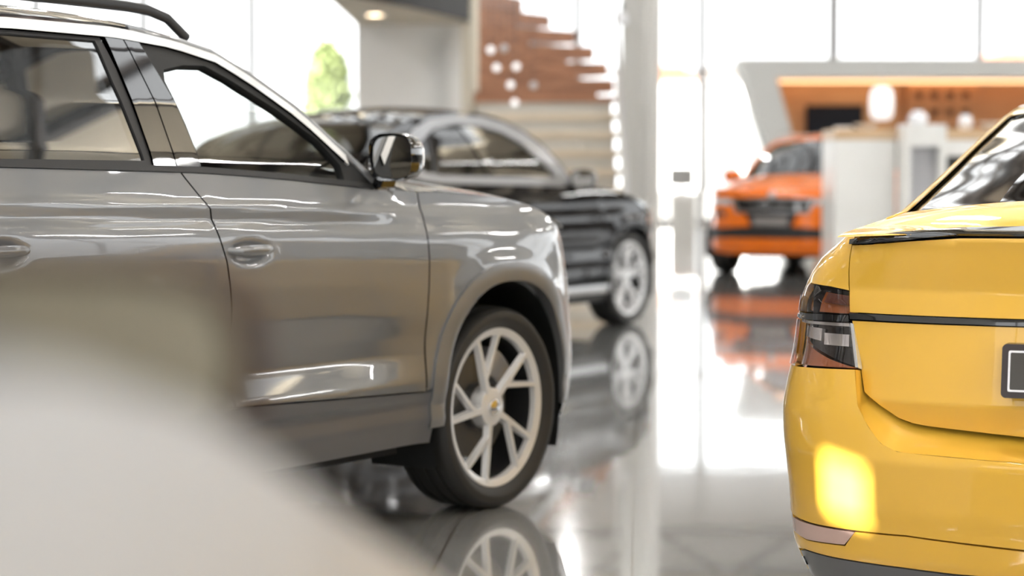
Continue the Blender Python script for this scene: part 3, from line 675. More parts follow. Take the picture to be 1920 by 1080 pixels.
# ------------------------------------------------------------ yellow liftback seen from behind
P_YEL = paint('yellow_paint', (0.84, 0.48, 0.05), .15, .4, cior=1.45, crough=.03)
def build_lift(name, label, pose, pm, step, scale=1.0, fine=True):
    c = Car(name, label, pose, YEL_BODY, pm, scale, step); b = c.b; W = .93
    J = dict(side='join')
    # boot lid: upper face, lower face, split by the dark strip
    c.b = YEL_BOOT
    c.panel('boot_lid', pm, [('s', .800, 1.008), ('s', .784, .905), ('s', .765, .836), ('r', 0, .836), ('r', 0, 1.036), ('s', .23, 1.036), ('s', .404, 1.034), ('s', .566, 1.023), ('s', .70, 1.012)], **J, step=step*.7)
    c.panel('boot_lid_lower', pm, [('s', .752, .814), ('s', .703, .695), ('s', .683, .635), ('s', .629, .602), ('s', .575, .574), ('s', .533, .563), ('s', .487, .558), ('s', .208, .543), ('r', 0, .540), ('r', 0, .816)], **J, step=step*.7)
    c.panel('boot_trim_strip', M_BLACKG, [('s', .762, .833), ('r', 0, .833), ('r', 0, .818), ('s', .757, .818)], **J, off=.006, step=step*.5)
    c.panel('spoiler_lip', M_BLACKG, [('s', .806, 1.021), ('s', .70, 1.031), ('s', .572, 1.041), ('s', .415, 1.052), ('s', .243, 1.057), ('r', 0, 1.058), ('r', 0, 1.040), ('s', .234, 1.039), ('s', .404, 1.038), ('s', .566, 1.027), ('s', .70, 1.016), ('s', .802, 1.009)], **J, off=.010, th=.03, step=step*.5)
    # recess between boot lid and bumper: a stepped band joining the two surfaces
    c.b = YEL_BODY
    inn = catmull([(.699, .694), (.681, .630), (.626, .598), (.572, .570), (.530, .559), (.485, .554), (.206, .539), (0, .536)], 8)
    outr = catmull([(.697, .692), (.667, .603), (.623, .553), (.580, .516), (.533, .500), (.432, .497), (.206, .492), (0, .486)], 8)
    g = G()
    for sg in (1, -1):
        rows = []
        for (a, b1), (a2, b2) in zip(inn, outr):
            p = YEL_BOOT.P(a, b1); n_ = YEL_BOOT.N(a, b1); q = YEL_BODY.P(a2, b2); p0 = p-n_*.022; m1 = p0*.45+q*.55+np.array([.014, 0, -.004])
            rows.append([tuple((v*np.array([1, sg, 1])).tolist()) for v in (p-n_*.05, p0, p0*.75+q*.25+np.array([.010, 0, -.006]), m1, p0*.12+q*.88+np.array([.004, 0, -.001]), q, q-YEL_BODY.N(a2, b2)*.01)])
        g.grid(rows)
    g.build('boot_surround', pm, c.root, auto=60)
    # bumper
    bump = [('s', .700, .692), ('s', .669, .603), ('s', .625, .552), ('s', .581, .515), ('s', .534, .499), ('s', .432, .496), ('s', .206, .491), ('r', 0, .485),
            ('r', 0, .278), ('s', .207, .278), ('s', .508, .289), ('s', .661, .2845), ('s', .84, .2815), ('s', .99, .285), ('s', 1.10, .290), ('s', 1.30, .30), (.62, .42), (.70, .62), (.70, .66), ('s', 1.15, .672), ('s', .95, .682)]
    c.panel('rear_bumper', pm, bump, **J)
    c.panel('bumper_lower', pm, [('s', 1.10, .283), ('s', 1.0, .280), ('s', .985, .238), ('s', .868, .228), ('s', .70, .238), ('s', .665, .279), ('s', .508, .284), ('s', .207, .272), ('r', 0, .272), ('r', 0, .205), ('s', .38, .199), ('s', .53, .202), ('s', .90, .200), ('s', .985, .19), ('s', .995, .13), ('s', 1.25, .13), ('s', 1.30, .295)], **J, off=-.003, step=step*.8)
    c.panel('reflector', M_REFLECT, [('s', .995, .276), ('s', .837, .276), ('s', .664, .279), ('s', .70, .242), ('s', .868, .232), ('s', .985, .240)], off=.0, step=.03)
    c.panel('diffuser', M_CLAD, [('s', .975, .183), ('s', .90, .195), ('s', .53, .197), ('s', .38, .194), ('r', 0, .200), ('r', 0, .10), ('s', .5, .10), ('s', .985, .12)], **J, off=-.004)
    c.panel('bumper_slot', M_BLACKG, [('s', .962, .170), ('s', .945, .172), ('s', .945, .150), ('s', .962, .148)], off=.0, step=.02)
    # quarter with the shoulder up to the glass-house, side, doors
    belt = lin([(.2, 1.03), (.45, 1.06), (.8, 1.06), (1.4, 1.01), (3.2, .965), (3.35, .95)])
    ftop = lin([(3.2, .965), (3.7, .90), (4.1, .83), (4.25, .80)])
    ras = lin([(.38, 1.078), (.65, 1.124), (.95, 1.173), (1.30, 1.232), (1.70, 1.296), (2.14, 1.374), (2.4, 1.412), (2.7, 1.428), (2.85, 1.40), (3.1, 1.20), (3.35, .99)])
    A = [p for p in c.arch_pts(0, 1.0, -2, 182, 40)]
    q = [('s', .806, 1.012), ('s', .790, .905), ('s', .783, .892), ('s', .877, .899), ('s', 1.021, .903), ('s', 1.12, .85), ('s', 1.20, .80), ('s', 1.22, .70), (.70, .66), (.70, .62), (.62, .42), (.60, .30)] + [p for p in A[::-1] if p[1] > .30][::1] + \
        [(1.40, .30), (1.42, .8), (1.3, 1.02), (.8, 1.062), (.42, 1.080), ('s', .90, 1.062), ('s', .85, 1.045)]
    # (arch points run from front to rear; the quarter goes round over the wheel)
    c.panel('rear_quarter', pm, q, step=step)
    # lamp: upper and lower lens either side of the black bar
    up = [('s', 1.021, .899), ('s', .877, .895), ('s', .779, .888), ('s', .766, .830), ('s', 1.10, .8235), ('s', 1.20, .82)]
    lens = c.panel('tail_lamp_upper', M_LENS, up, off=.004, step=.025)
    c.panel('tail_lamp_bar', M_BLACKG, [('s', 1.20, .818), ('s', .765, .828), ('s', .758, .812), ('s', 1.20, .800)], off=.001, step=.03)
    lo = [('s', 1.20, .797), ('s', .755, .811), ('s', .703, .697), ('s', .95, .687), ('s', 1.15, .675), ('s', 1.22, .672)]
    c.panel('tail_lamp_lower', M_LENS, lo, off=.004, step=.025)
    # inside the lamps: black bezel, clear elements, light guides, amber/red segments
    c.panel('tail_lamp_bezel', M_LAMPIN, [('s', 1.09, .796), ('s', .760, .807), ('s', .712, .704), ('s', .84, .722), ('s', 1.02, .752)], off=-.030, step=.03, th=.004)
    c.panel('lamp_element', M_LAMP, [('s', 1.035, .790), ('s', .90, .790), ('s', .895, .758), ('s', 1.02, .762)], off=-.020, step=.02)
    c.panel('lamp_element', M_LAMP, [('s', .885, .780), ('s', .765, .782), ('s', .757, .752), ('s', .875, .750)], off=-.020, step=.02)
    c.panel('light_guide', M_LAMP, [('s', 1.08, .803), ('s', .762, .809), ('s', .762, .801), ('s', 1.06, .796)], off=-.008, step=.02)
    c.panel('light_guide', M_LAMP, [('s', .757, .810), ('s', .744, .808), ('s', .694, .699), ('s', .705, .699)], off=-.006, step=.02)
    c.panel('lamp_segment', M_REDIN, [('s', 1.20, .79), ('s', 1.10, .79), ('s', 1.02, .745), ('s', .84, .716), ('s', .715, .701), ('s', .95, .692), ('s', 1.18, .68)], off=-.028, step=.03)
    c.panel('lamp_segment', M_REDIN, [('s', 1.02, .893), ('s', .785, .882), ('s', .772, .836), ('s', 1.15, .828)], off=-.028, step=.03)
    c.panel('lamp_grid', M_GRID, [('s', .91, .886), ('s', .786, .880), ('s', .776, .855), ('s', .92, .86)], off=-.020, step=.03)
    c.panel('lamp_chrome_edge', M_CHROME, [('s', 1.12, .815), ('s', 1.00, .8155), ('s', 1.00, .808), ('s', 1.12, .806)], off=.004, step=.02)
    # number plate with frame
    g = G()
    def rr(w, h, r, n=5):
        o = []
        for cx, cy, a0 in ((w-r, h-r, 0), (-w+r, h-r, 90), (-w+r, -h+r, 180), (w-r, -h+r, 270)):
            for k in range(n+1):
                a = math.radians(a0+90*k/n); o.append((cx+r*math.cos(a), cy+r*math.sin(a)))
        return o
    zc = .713; xp = float(b.P(b.sr(.15), zc)[0])-.012
    til = .18
    def plate(poly, t0, t1, m, nm, par=None):
        gg = G(); n = len(poly); v = []
        for t in (t0, t1):
            for (y, z) in poly: v.append((xp-t+z*til, y, zc+z))
        gg.add(v, [tuple(range(n)), tuple(range(n, 2*n))[::-1]]+[(i, (i+1) % n, n+(i+1) % n, n+i) for i in range(n)])
        return gg.build(nm, m, par or c.root)
    pf = plate(rr(.268, .0655, .012), -.03, .012, M_PLATEF, 'number_plate_frame')
    outer = rr(.252, .050, .004, 2); inner = rr(.247, .045, .003, 2); gg = G(); n = len(outer)
    v = [(xp-.0145+z*til, y, zc+z) for (y, z) in outer+inner]; gg.add(v, [(i, (i+1) % n, n+(i+1) % n, n+i) for i in range(n)]); gg.build('plate_border', M_WHITE, pf)
    plate(rr(.247, .045, .003, 2), .01, .0138, M_PLATE, 'plate_panel', pf)
    # deck, rear glass, roof, windscreen, bonnet
    c.b = YEL_BOOT
    c.top('rear_deck', pm, [(.405, 1.089, -.12, .045), (.365, 1.078, -.13, .040), (.325, 1.056, -.15, .030), (.290, 1.030, -.165, .022)][::1], match='end', nw=40)
    c.b = YEL_BODY
    rgp = [(2.14, 1.381, .02, .07), (1.70, 1.303, 0, .07), (1.30, 1.240, -.02, .065), (.95, 1.181, -.04, .06), (.65, 1.133, -.08, .05), (.40, 1.090, -.12, .045)]
    c.top('rear_window', M_GYEL, rgp, nw=30, inset=.13, off=.002)
    c.top('rear_window_band', M_BLACKG, [(x, z-.006, a, e) for x, z, a, e in rgp], nw=30, inset=.018, off=-.004)
    for sg in (1, -1):
        g = G(); rows = []
        for (x, z) in [(.36, 1.076), (.41, 1.090), (.65, 1.133), (.95, 1.181), (1.30, 1.240), (1.70, 1.303), (2.14, 1.381), (2.4, 1.42), (2.7, 1.437)]:
            y = b.y_at(x, z); rows.append([(x+.02, sg*(y+.02), z-.05), (x, sg*(y+.006), z-.012), (x-.004, sg*(y-.006), z+.004), (x-.005, sg*(y-.020), z+.004)])
        g.grid(rows); o = g.build('c_pillar', pm, c.root, recalc=False); o.modifiers.new('s', 'SOLIDIFY').thickness = .006
    c.top('roof', pm, [(2.87, 1.39, .06, .05), (2.7, 1.437, .03, .06), (2.4, 1.42, 0, .07), (2.15, 1.379, .02, .07)], nw=20)
    c.top('windscreen', M_GCLEAR, [(3.35, .985, .32, .06), (3.1, 1.20, .24, .07), (2.85, 1.395, .08, .055)], nw=14)
    c.top('bonnet', pm, [(4.28, .80, .28, .02), (4.1, .83, .25, .05), (3.7, .90, .22, .08), (3.3, .955, .30, .09), (3.2, .965, .32, .09)], match='start', nw=20)
    gp = .003
    c.panel('rear_door', pm, [(1.45, .25), (1.46, .8), (1.34, 1.0)] + along(belt, 1.36, 2.2, 6) + [(2.2, .25)])
    c.panel('front_door', pm, along(belt, 2.21, 3.22, 8) + [(3.25, .6), (3.2, .25), (2.21, .25)])
    A = [p for p in c.arch_pts(1, 1.0, -2, 182, 40)]
    c.panel('front_fender', pm, [(3.23, .963)] + along(ftop, 3.25, 4.25, 8) + [(4.25, .5), (4.2, .28)] + [p for p in A if p[1] > .28] + [(3.24, .25), (3.26, .6)])
    c.panel('front_bumper', pm, [(4.26, .66), ('f', .4, .62), ('f', 0, .6), ('f', 0, .2), ('f', .5, .18), (4.2, .2), (4.2, .28), (4.26, .5)], side='join')
    c.panel('headlamp', M_LAMP, [(4.26, .67), (4.26, .79), ('f', .45, .77), ('f', .42, .66)])
    c.panel('grille', M_BLACKG, [('f', .41, .64), ('f', .44, .77), ('f', 0, .80), ('f', 0, .62)], side='join')
    gl = [(1.5, 1.05), (1.3, 1.09), (1.4, 1.20), (1.743, 1.26), (2.16, 1.34), (2.4, 1.375), (2.75, 1.37), (3.0, 1.18), (3.15, 1.02), (3.1, .99)]
    c.panel('side_window', M_GDARK, gl, off=-.01, flange=False)
    c.panel('side_window_frame', M_BLACK, along(ras, .50, 3.3, 30) + along(lambda x: belt(x)+.004, 3.3, .50, 30), holes=[gl], th=.02, off=-.006)
    c.panel('sill', pm, [(1.42, .24), (3.24, .24), (3.24, .15), (1.42, .15)])
    shell(c, .35, 4.1, .16, .90, .80, wheels=(.98, 3.68), wr=.40)
    for sg in (1, -1):
        handle(c, 1.62, .86, sg*b.y_at(1.7, .86), pm, sg); handle(c, 2.45, .85, sg*b.y_at(2.5, .85), pm, sg)
        mirror(c, 3.03, sg*.97, .975, pm, sg, w=.17, h=.12)
    liners(c)
    c.root_mid = 0
    w0 = wheel(c, .98, -.80, .33, .225, .24, M_RIM, M_TYRE, 'y')
    for (x, y) in ((.98, .80), (3.68, -.80), (3.68, .80)): wheel(c, x, y, .33, .225, .24, M_RIM, M_TYRE, src=w0)
    interior(c, 3.0, .95, .95, .66)
    return c
M_REFLECT = mat('reflector_clear', (0.62, 0.42, 0.36), 0.18, 0.2, coat=1.0)
M_WHITE = mat('white_line', (0.85, 0.84, 0.88), 0.3)
M_PLATE = mat('dark_plate', (0.05, 0.045, 0.04), 0.15, coat=0.8)
M_PLATEF = mat('plate_frame', (0.035, 0.025, 0.025), 0.25)
M_LENS = glass('lamp_lens', (0.86, 0.80, 0.78), 1.0, ior=1.5)
M_LAMPIN = mat('lamp_bezel', (0.012, 0.012, 0.013), 0.12, coat=0.6)
M_REDIN = mat('lamp_red_brown', (0.40, 0.14, 0.055), 0.2, 0.1, coat=1.0)
M_GRID = mat('lamp_grid_dark', (0.11, 0.03, 0.018), 0.3)
M_GYEL = glass('rear_car_glass', (0.06, 0.055, 0.05), 1.0, ior=2.0)


# ------------------------------------------------------------ black coupe-like SUV behind the grey one
P_BLACK = paint('black_paint', (0.008, 0.007, 0.008), .0, .3, cior=1.42, spec=0.0)
def build_black(name, label, pose):
    pm = P_BLACK; c = Car(name, label, pose, BLK_BODY, pm, 1.0, .06); b = c.b
    belt = lin([(-3.2, 1.20), (-3.05, 1.175), (-2.86, 1.125), (-2.6, 1.108), (-1.0, 1.075), (-.8, 1.065)])
    ht = lin([(-.8, 1.07), (-.4, 1.055), (0, .99), (.3, .91), (.5, .84)])
    rail = lin([(-3.35, 1.30), (-3.2, 1.40), (-2.943, 1.475), (-2.721, 1.525), (-2.44, 1.57), (-2.05, 1.60), (-1.70, 1.597), (-1.46, 1.562), (-1.268, 1.49), (-1.10, 1.375), (-.93, 1.20), (-.82, 1.075)])
    out = [(-3.03, 1.262), (-2.92, 1.37), (-2.71, 1.47), (-2.44, 1.54), (-2.05, 1.575), (-1.71, 1.572), (-1.48, 1.538), (-1.285, 1.465), (-1.12, 1.352), (-.95, 1.185), (-.86, 1.085), (-1.08, 1.072), (-1.45, 1.084), (-2.16, 1.096), (-2.62, 1.108), (-2.86, 1.125), (-3.0, 1.17), (-3.06, 1.21)]
    inn = [(-2.87, 1.263), (-2.727, 1.380), (-2.463, 1.474), (-2.153, 1.509), (-1.819, 1.502), (-1.59, 1.461), (-1.40, 1.378), (-1.215, 1.247), (-1.09, 1.142), (-1.45, 1.145), (-2.16, 1.152), (-2.62, 1.160), (-2.80, 1.18), (-2.88, 1.22)]
    c.panel('window_chrome_surround', mat('dark_chrome', (.34, .34, .35), .3, .9), out, holes=[inn], off=.006)
    c.panel('quarter_glass', M_GDARK, [(-2.87, 1.263), (-2.727, 1.380), (-2.62, 1.42), (-2.70, 1.17), (-2.80, 1.18), (-2.88, 1.22)], off=-.008, flange=False)
    c.panel('rear_side_glass', M_GDARK, [(-2.60, 1.424), (-2.463, 1.474), (-2.12, 1.506), (-2.02, 1.15), (-2.66, 1.162)], off=-.008, flange=False)
    c.panel('front_side_glass', M_GCLEAR, [(-1.93, 1.505), (-1.819, 1.502), (-1.59, 1.461), (-1.40, 1.378), (-1.215, 1.247), (-1.09, 1.142), (-1.93, 1.15)], off=-.008, flange=False)
    c.panel('b_pillar_trim', M_BLACKG, [(-2.12, 1.508), (-1.93, 1.507), (-1.93, 1.150), (-2.02, 1.150)], off=0)
    c.panel('quarter_trim', M_BLACK, [(-2.62, 1.42), (-2.60, 1.425), (-2.66, 1.162), (-2.70, 1.17)], off=0)
    # upper side skin above the windows
    c.panel('roof_side_trim', pm, along(rail, -3.35, -.83, 40) + [(-.90, 1.06)] + out[-9::-1][:0] + [(-.93, 1.19), (-1.11, 1.356), (-1.28, 1.47), (-1.48, 1.543), (-1.71, 1.577), (-2.05, 1.58), (-2.44, 1.545), (-2.72, 1.475), (-2.93, 1.374), (-3.05, 1.262), (-3.1, 1.2), (-3.4, 1.22)])
    sA = [(-.50, 1.060), (-.50, .8), (-.55, .4)]; sB = [(-1.72, 1.09), (-1.70, .9), (-1.66, .38)]; sC = [(-2.78, 1.12), (-2.80, .95), (-2.55, .78), (-2.36, .38)]
    zb = lambda x: .36
    c.panel('front_door', pm, shift(sA, -.003) + shift(sB[::-1], .003) + along(belt, -1.70, -.82, 6))
    c.panel('rear_door', pm, shift(sB, -.003) + shift(sC[::-1], .003) + along(belt, -2.76, -1.74, 6))
    A = [p for p in c.arch_pts(0, 1.0, -4, 186) if p[1] > .36]
    c.panel('front_fender', pm, along(ht, -.50, .50, 10) + [(.50, .34)] + A + shift(sA[::-1], .003))
    A2 = [p for p in c.arch_pts(1, 1.0, -4, 186) if p[1] > .36]
    c.panel('rear_quarter', pm, shift(sC, -.003) + A2 + [(-3.3, .36), (-3.5, .6), (-3.5, 1.2), (-3.36, 1.25), (-3.1, 1.19), (-3.0, 1.15)])
    c.panel('sill', M_SATIN, [(-.42, .33), (-.42, .27), (-2.36, .27), (-2.36, .33)], off=.004)
    c.panel('sill_lower', M_BLACK, [(-.42, .355), (-.42, .20), (-2.36, .20), (-2.36, .355)])
    c.panel('front_bumper', pm, [(.505, .72), ('f', .5, .70), ('f', 0, .70), ('f', 0, .22), ('f', .5, .22), (.45, .26), (.505, .4)], side='join')
    c.panel('grille', M_BLACKG, [('f', .48, .72), ('f', .5, .86), ('f', 0, .88), ('f', 0, .71)], side='join')
    c.panel('headlamp', M_LAMP, [(.02, .975), (.30, .905), (.50, .835), ('f', .49, .82), ('f', .48, .73), (.505, .74), (.44, .83), (.2, .90)], off=.006)
    c.panel('side_marker', mat('amber', (.8, .25, .08), .2, coat=1), [(.26, .83), (.34, .82), (.34, .79), (.26, .79)], off=.006)
    c.top('bonnet', pm, [(.50, .84, .30, .03), (.3, .91, .28, .05), (0, .99, .24, .07), (-.4, 1.055, .22, .09), (-.8, 1.07, .30, .10)], match='start')
    c.top('windscreen', M_GDARK, [(-.80, 1.085, .30, .10), (-.93, 1.20, .26, .09), (-1.10, 1.375, .2, .08), (-1.27, 1.49, .14, .06), (-1.46, 1.562, .1, .05)])
    c.top('roof', pm, [(-1.46, 1.562, .1, .05), (-1.7, 1.597, .05, .045), (-2.05, 1.60, 0, .045), (-2.44, 1.57, 0, .045), (-2.75, 1.52, 0, .045)])
    c.top('rear_window', M_GDARK, [(-2.75, 1.52, 0, .045), (-3.0, 1.455, -.05, .04), (-3.35, 1.30, -.1, .03)])
    c.top('boot_deck', pm, [(-3.35, 1.30, -.1, .03), (-3.5, 1.2, -.15, .02), (-3.56, 1.1, -.15, .01)])
    c.panel('tailgate', pm, [(-3.5, 1.2), ('r', .6, 1.15), ('r', 0, 1.15), ('r', 0, .25), ('r', .6, .25), (-3.3, .36), (-3.5, .6)], side='join')
    shell(c, -3.3, .45, .22, .92, .78, wheels=(0, -2.77), wr=.43); liners(c); interior(c, -.9, -2.4, 1.02, .70)
    for sg in (1, -1):
        mirror(c, -.95, sg*1.0, 1.13, M_BLACKG, sg, w=.2, h=.14)
        for hx in (-1.55, -2.6): handle(c, hx, .96, sg*b.y_at(hx, .96), pm, sg)
    w0 = wheel(c, 0, -.80, .36, .235, .285, M_RIM, M_TYRE, 'y')
    for (x, y) in ((0, .80), (-2.77, -.80), (-2.77, .80)): wheel(c, x, y, .36, .235, .285, M_RIM, M_TYRE, 'y', src=w0)
    return c

# ------------------------------------------------------------ orange compact SUV facing the camera
P_ORANGE = paint('orange_paint', (0.84, 0.17, 0.0), .1, .4, cior=1.4, spec=.2)
def build_orange(name, label, pose):
    pm = P_ORANGE; c = Car(name, label, pose, ORG_BODY, pm, 1.0, .06); b = c.b
    belt = lin([(-3.1, 1.15), (-2.6, 1.11), (-.7, 1.06)]); ht = lin([(-.7, 1.06), (-.3, 1.05), (.1, 1.0), (.40, .95)])
    rail = lin([(-2.95, 1.48), (-2.6, 1.53), (-1.9, 1.565), (-1.5, 1.56), (-1.25, 1.50), (-1.0, 1.34), (-.7, 1.08)])
    c.panel('front_door', pm, along(belt, -1.6, -.70, 6) + [(-.45, 1.05), (-.46, .40), (-1.58, .40)])
    c.panel('rear_door', pm, along(belt, -2.5, -1.606, 6) + [(-1.586, .40), (-2.2, .40), (-2.4, .75), (-2.52, 1.0)])
    A = [p for p in c.arch_pts(0, 1.0, -4, 186) if p[1] > .36]
    c.panel('front_fender', pm, along(ht, -.445, .40, 8) + [(.40, .40), (.385, .36)] + A + [(-.455, .38)])
    A2 = [p for p in c.arch_pts(1, 1.0, -4, 186) if p[1] > .36]
    c.panel('rear_quarter', pm, [(-2.506, 1.105), (-2.53, 1.0), (-2.405, .75), (-2.21, .42)] + A2 + [(-3.15, .36), (-3.2, .7), (-3.2, 1.2), (-3.0, 1.4), (-2.95, 1.48)] + [(-2.7, 1.50), (-2.9, 1.2)])
    c.panel('sill', M_CLAD, [(-.42, .395), (-.42, .22), (-2.2, .22), (-2.2, .395)])
    gl = [(-1.55, 1.12), (-1.52, 1.47), (-1.3, 1.45), (-1.0, 1.26), (-.86, 1.10)]; rg = [(-1.62, 1.12), (-1.62, 1.48), (-2.5, 1.46), (-2.6, 1.3), (-2.5, 1.15)]
    c.panel('side_frame', M_BLACK, along(rail, -2.7, -.72, 20) + along(lambda x: belt(x)+.003, -.72, -2.8, 12), holes=[gl, rg], off=-.004)
    c.panel('front_side_glass', M_GDARK, gl, off=-.012, flange=False); c.panel('rear_side_glass', M_GDARK, rg, off=-.012, flange=False)
    # front: clamshell nose, chrome-edged grille, lamps, lower intake with plate, dark and orange lower bands
    c.panel('nose_panel', pm, [(.405, .948), ('f', .55, .955), ('f', 0, .975), ('f', 0, .885), ('f', .50, .875), (.405, .86)], side='join')
    c.panel('grille', M_BLACKG, [('f', .46, .865), ('f', 0, .875), ('f', 0, .745), ('f', .40, .735)], side='join', off=-.01)
    c.panel('grille_surround', MATS['dark_chrome'], [('f', .50, .875), ('f', 0, .885), ('f', 0, .875), ('f', .46, .865), ('f', .40, .735), ('f', 0, .745), ('f', 0, .72), ('f', .42, .71)], side='join', off=.012)
    g_e = G(); g_e.lathe([(0.0005, 0.0), (.04, .0), (.045, -.01)], 20, 'x', (float(b.P(b.L, .91)[0])+.012, 0, .915)); g_e.build('badge', M_CHROME, c.root)
    c.panel('headlamp', M_LAMP, [(.405, .855), ('f', .52, .868), ('f', .47, .80), (.42, .80)], off=.004)
    c.panel('fog_lamp', M_LAMPIN, [(.44, .72), ('f', .58, .72), ('f', .56, .67), (.44, .67)], off=.003)
    c.panel('front_bumper', pm, [(.402, .853), (.42, .795), ('f', .465, .795), ('f', .43, .705), ('f', .30, .70), ('f', .24, .56), ('f', .60, .535), (.402, .54)], side='both')
    c.panel('lower_intake', M_BLACK, [('f', .30, .715), ('f', 0, .72), ('f', 0, .50), ('f', .25, .50), ('f', .24, .56)], side='join', off=-.01)
    c.panel('bumper_dark_band', M_BLACK, [(.402, .535), ('f', .60, .53), ('f', .24, .555), ('f', 0, .50), ('f', 0, .43), ('f', .5, .43), (.402, .40)], side='join', off=-.008)
    c.panel('bumper_skid', pm, [(.402, .40), ('f', .5, .425), ('f', 0, .425), ('f', 0, .25), ('f', .5, .24), (.402, .26)], side='join', off=-.002)
    g_p = G(); xp = float(b.P(b.L, .62)[0])+.01; g_p.box((xp, 0, .615), (.012, .40, .10)); g_p.build('number_plate', M_PLATEL, c.root, bevel=.004)
    c.top('bonnet', pm, [(.40, .953, .32, .025), (.1, 1.0, .28, .06), (-.3, 1.05, .24, .085), (-.72, 1.06, .25, .09)], match='start')
    c.top('windscreen', M_GDARK, [(-.70, 1.075, .26, .09), (-1.0, 1.34, .18, .08), (-1.25, 1.50, .12, .07)], inset=.02)
    c.top('roof', pm, [(-1.2, 1.475, .12, .07), (-1.25, 1.50, .12, .07), (-1.5, 1.56, .08, .06), (-1.9, 1.57, 0, .06), (-2.6, 1.54, 0, .05), (-2.95, 1.48, -.1, .04)])
    c.top('rear_window', M_GDARK, [(-2.95, 1.48, -.1, .04), (-3.2, 1.15, -.15, .02)])
    for sg in (1, -1):
        g = G(); rows = []
        for (x, z) in [(-.6, 1.06), (-.75, 1.13), (-1.0, 1.355), (-1.25, 1.515), (-1.5, 1.568)]:
            y = b.y_at(x, z); rows.append([(x, sg*(y+.006), z-.045), (x, sg*y, z+.004), (x+.03, sg*(y-.05), z+.004)])
        g.grid(rows); g.build('a_pillar', pm, c.root, recalc=False).modifiers.new('s', 'SOLIDIFY').thickness = .01
        P = [(-2.8+1.5*k/14, sg*.56, 1.585+.03*min(1, min(k, 14-k)/2)) for k in range(15)]
        g = G(); g.tube(P, .014, 6); g.build('roof_rail', M_SATIN, c.root)
        mirror(c, -.85, sg*1.0, 1.12, pm, sg, w=.22, h=.15)
    c.panel('tailgate', pm, [(-3.2, 1.15), ('r', .6, 1.15), ('r', 0, 1.15), ('r', 0, .25), ('r', .6, .25), (-3.15, .36)], side='join')
    shell(c, -3.1, .38, .20, .92, .76, wheels=(0, -2.62), wr=.41); liners(c); interior(c, -.85, -2.3, 1.0, .68)
    w0 = wheel(c, 0, -.78, .34, .215, .235, M_RIM, M_TYRE, 'y')
    for (x, y) in ((0, .78), (-2.62, -.78), (-2.62, .78)): wheel(c, x, y, .34, .215, .235, M_RIM, M_TYRE, 'y', src=w0)
    return c
M_PLATEL = mat('pale_plate', (0.24, 0.22, 0.21), .4)

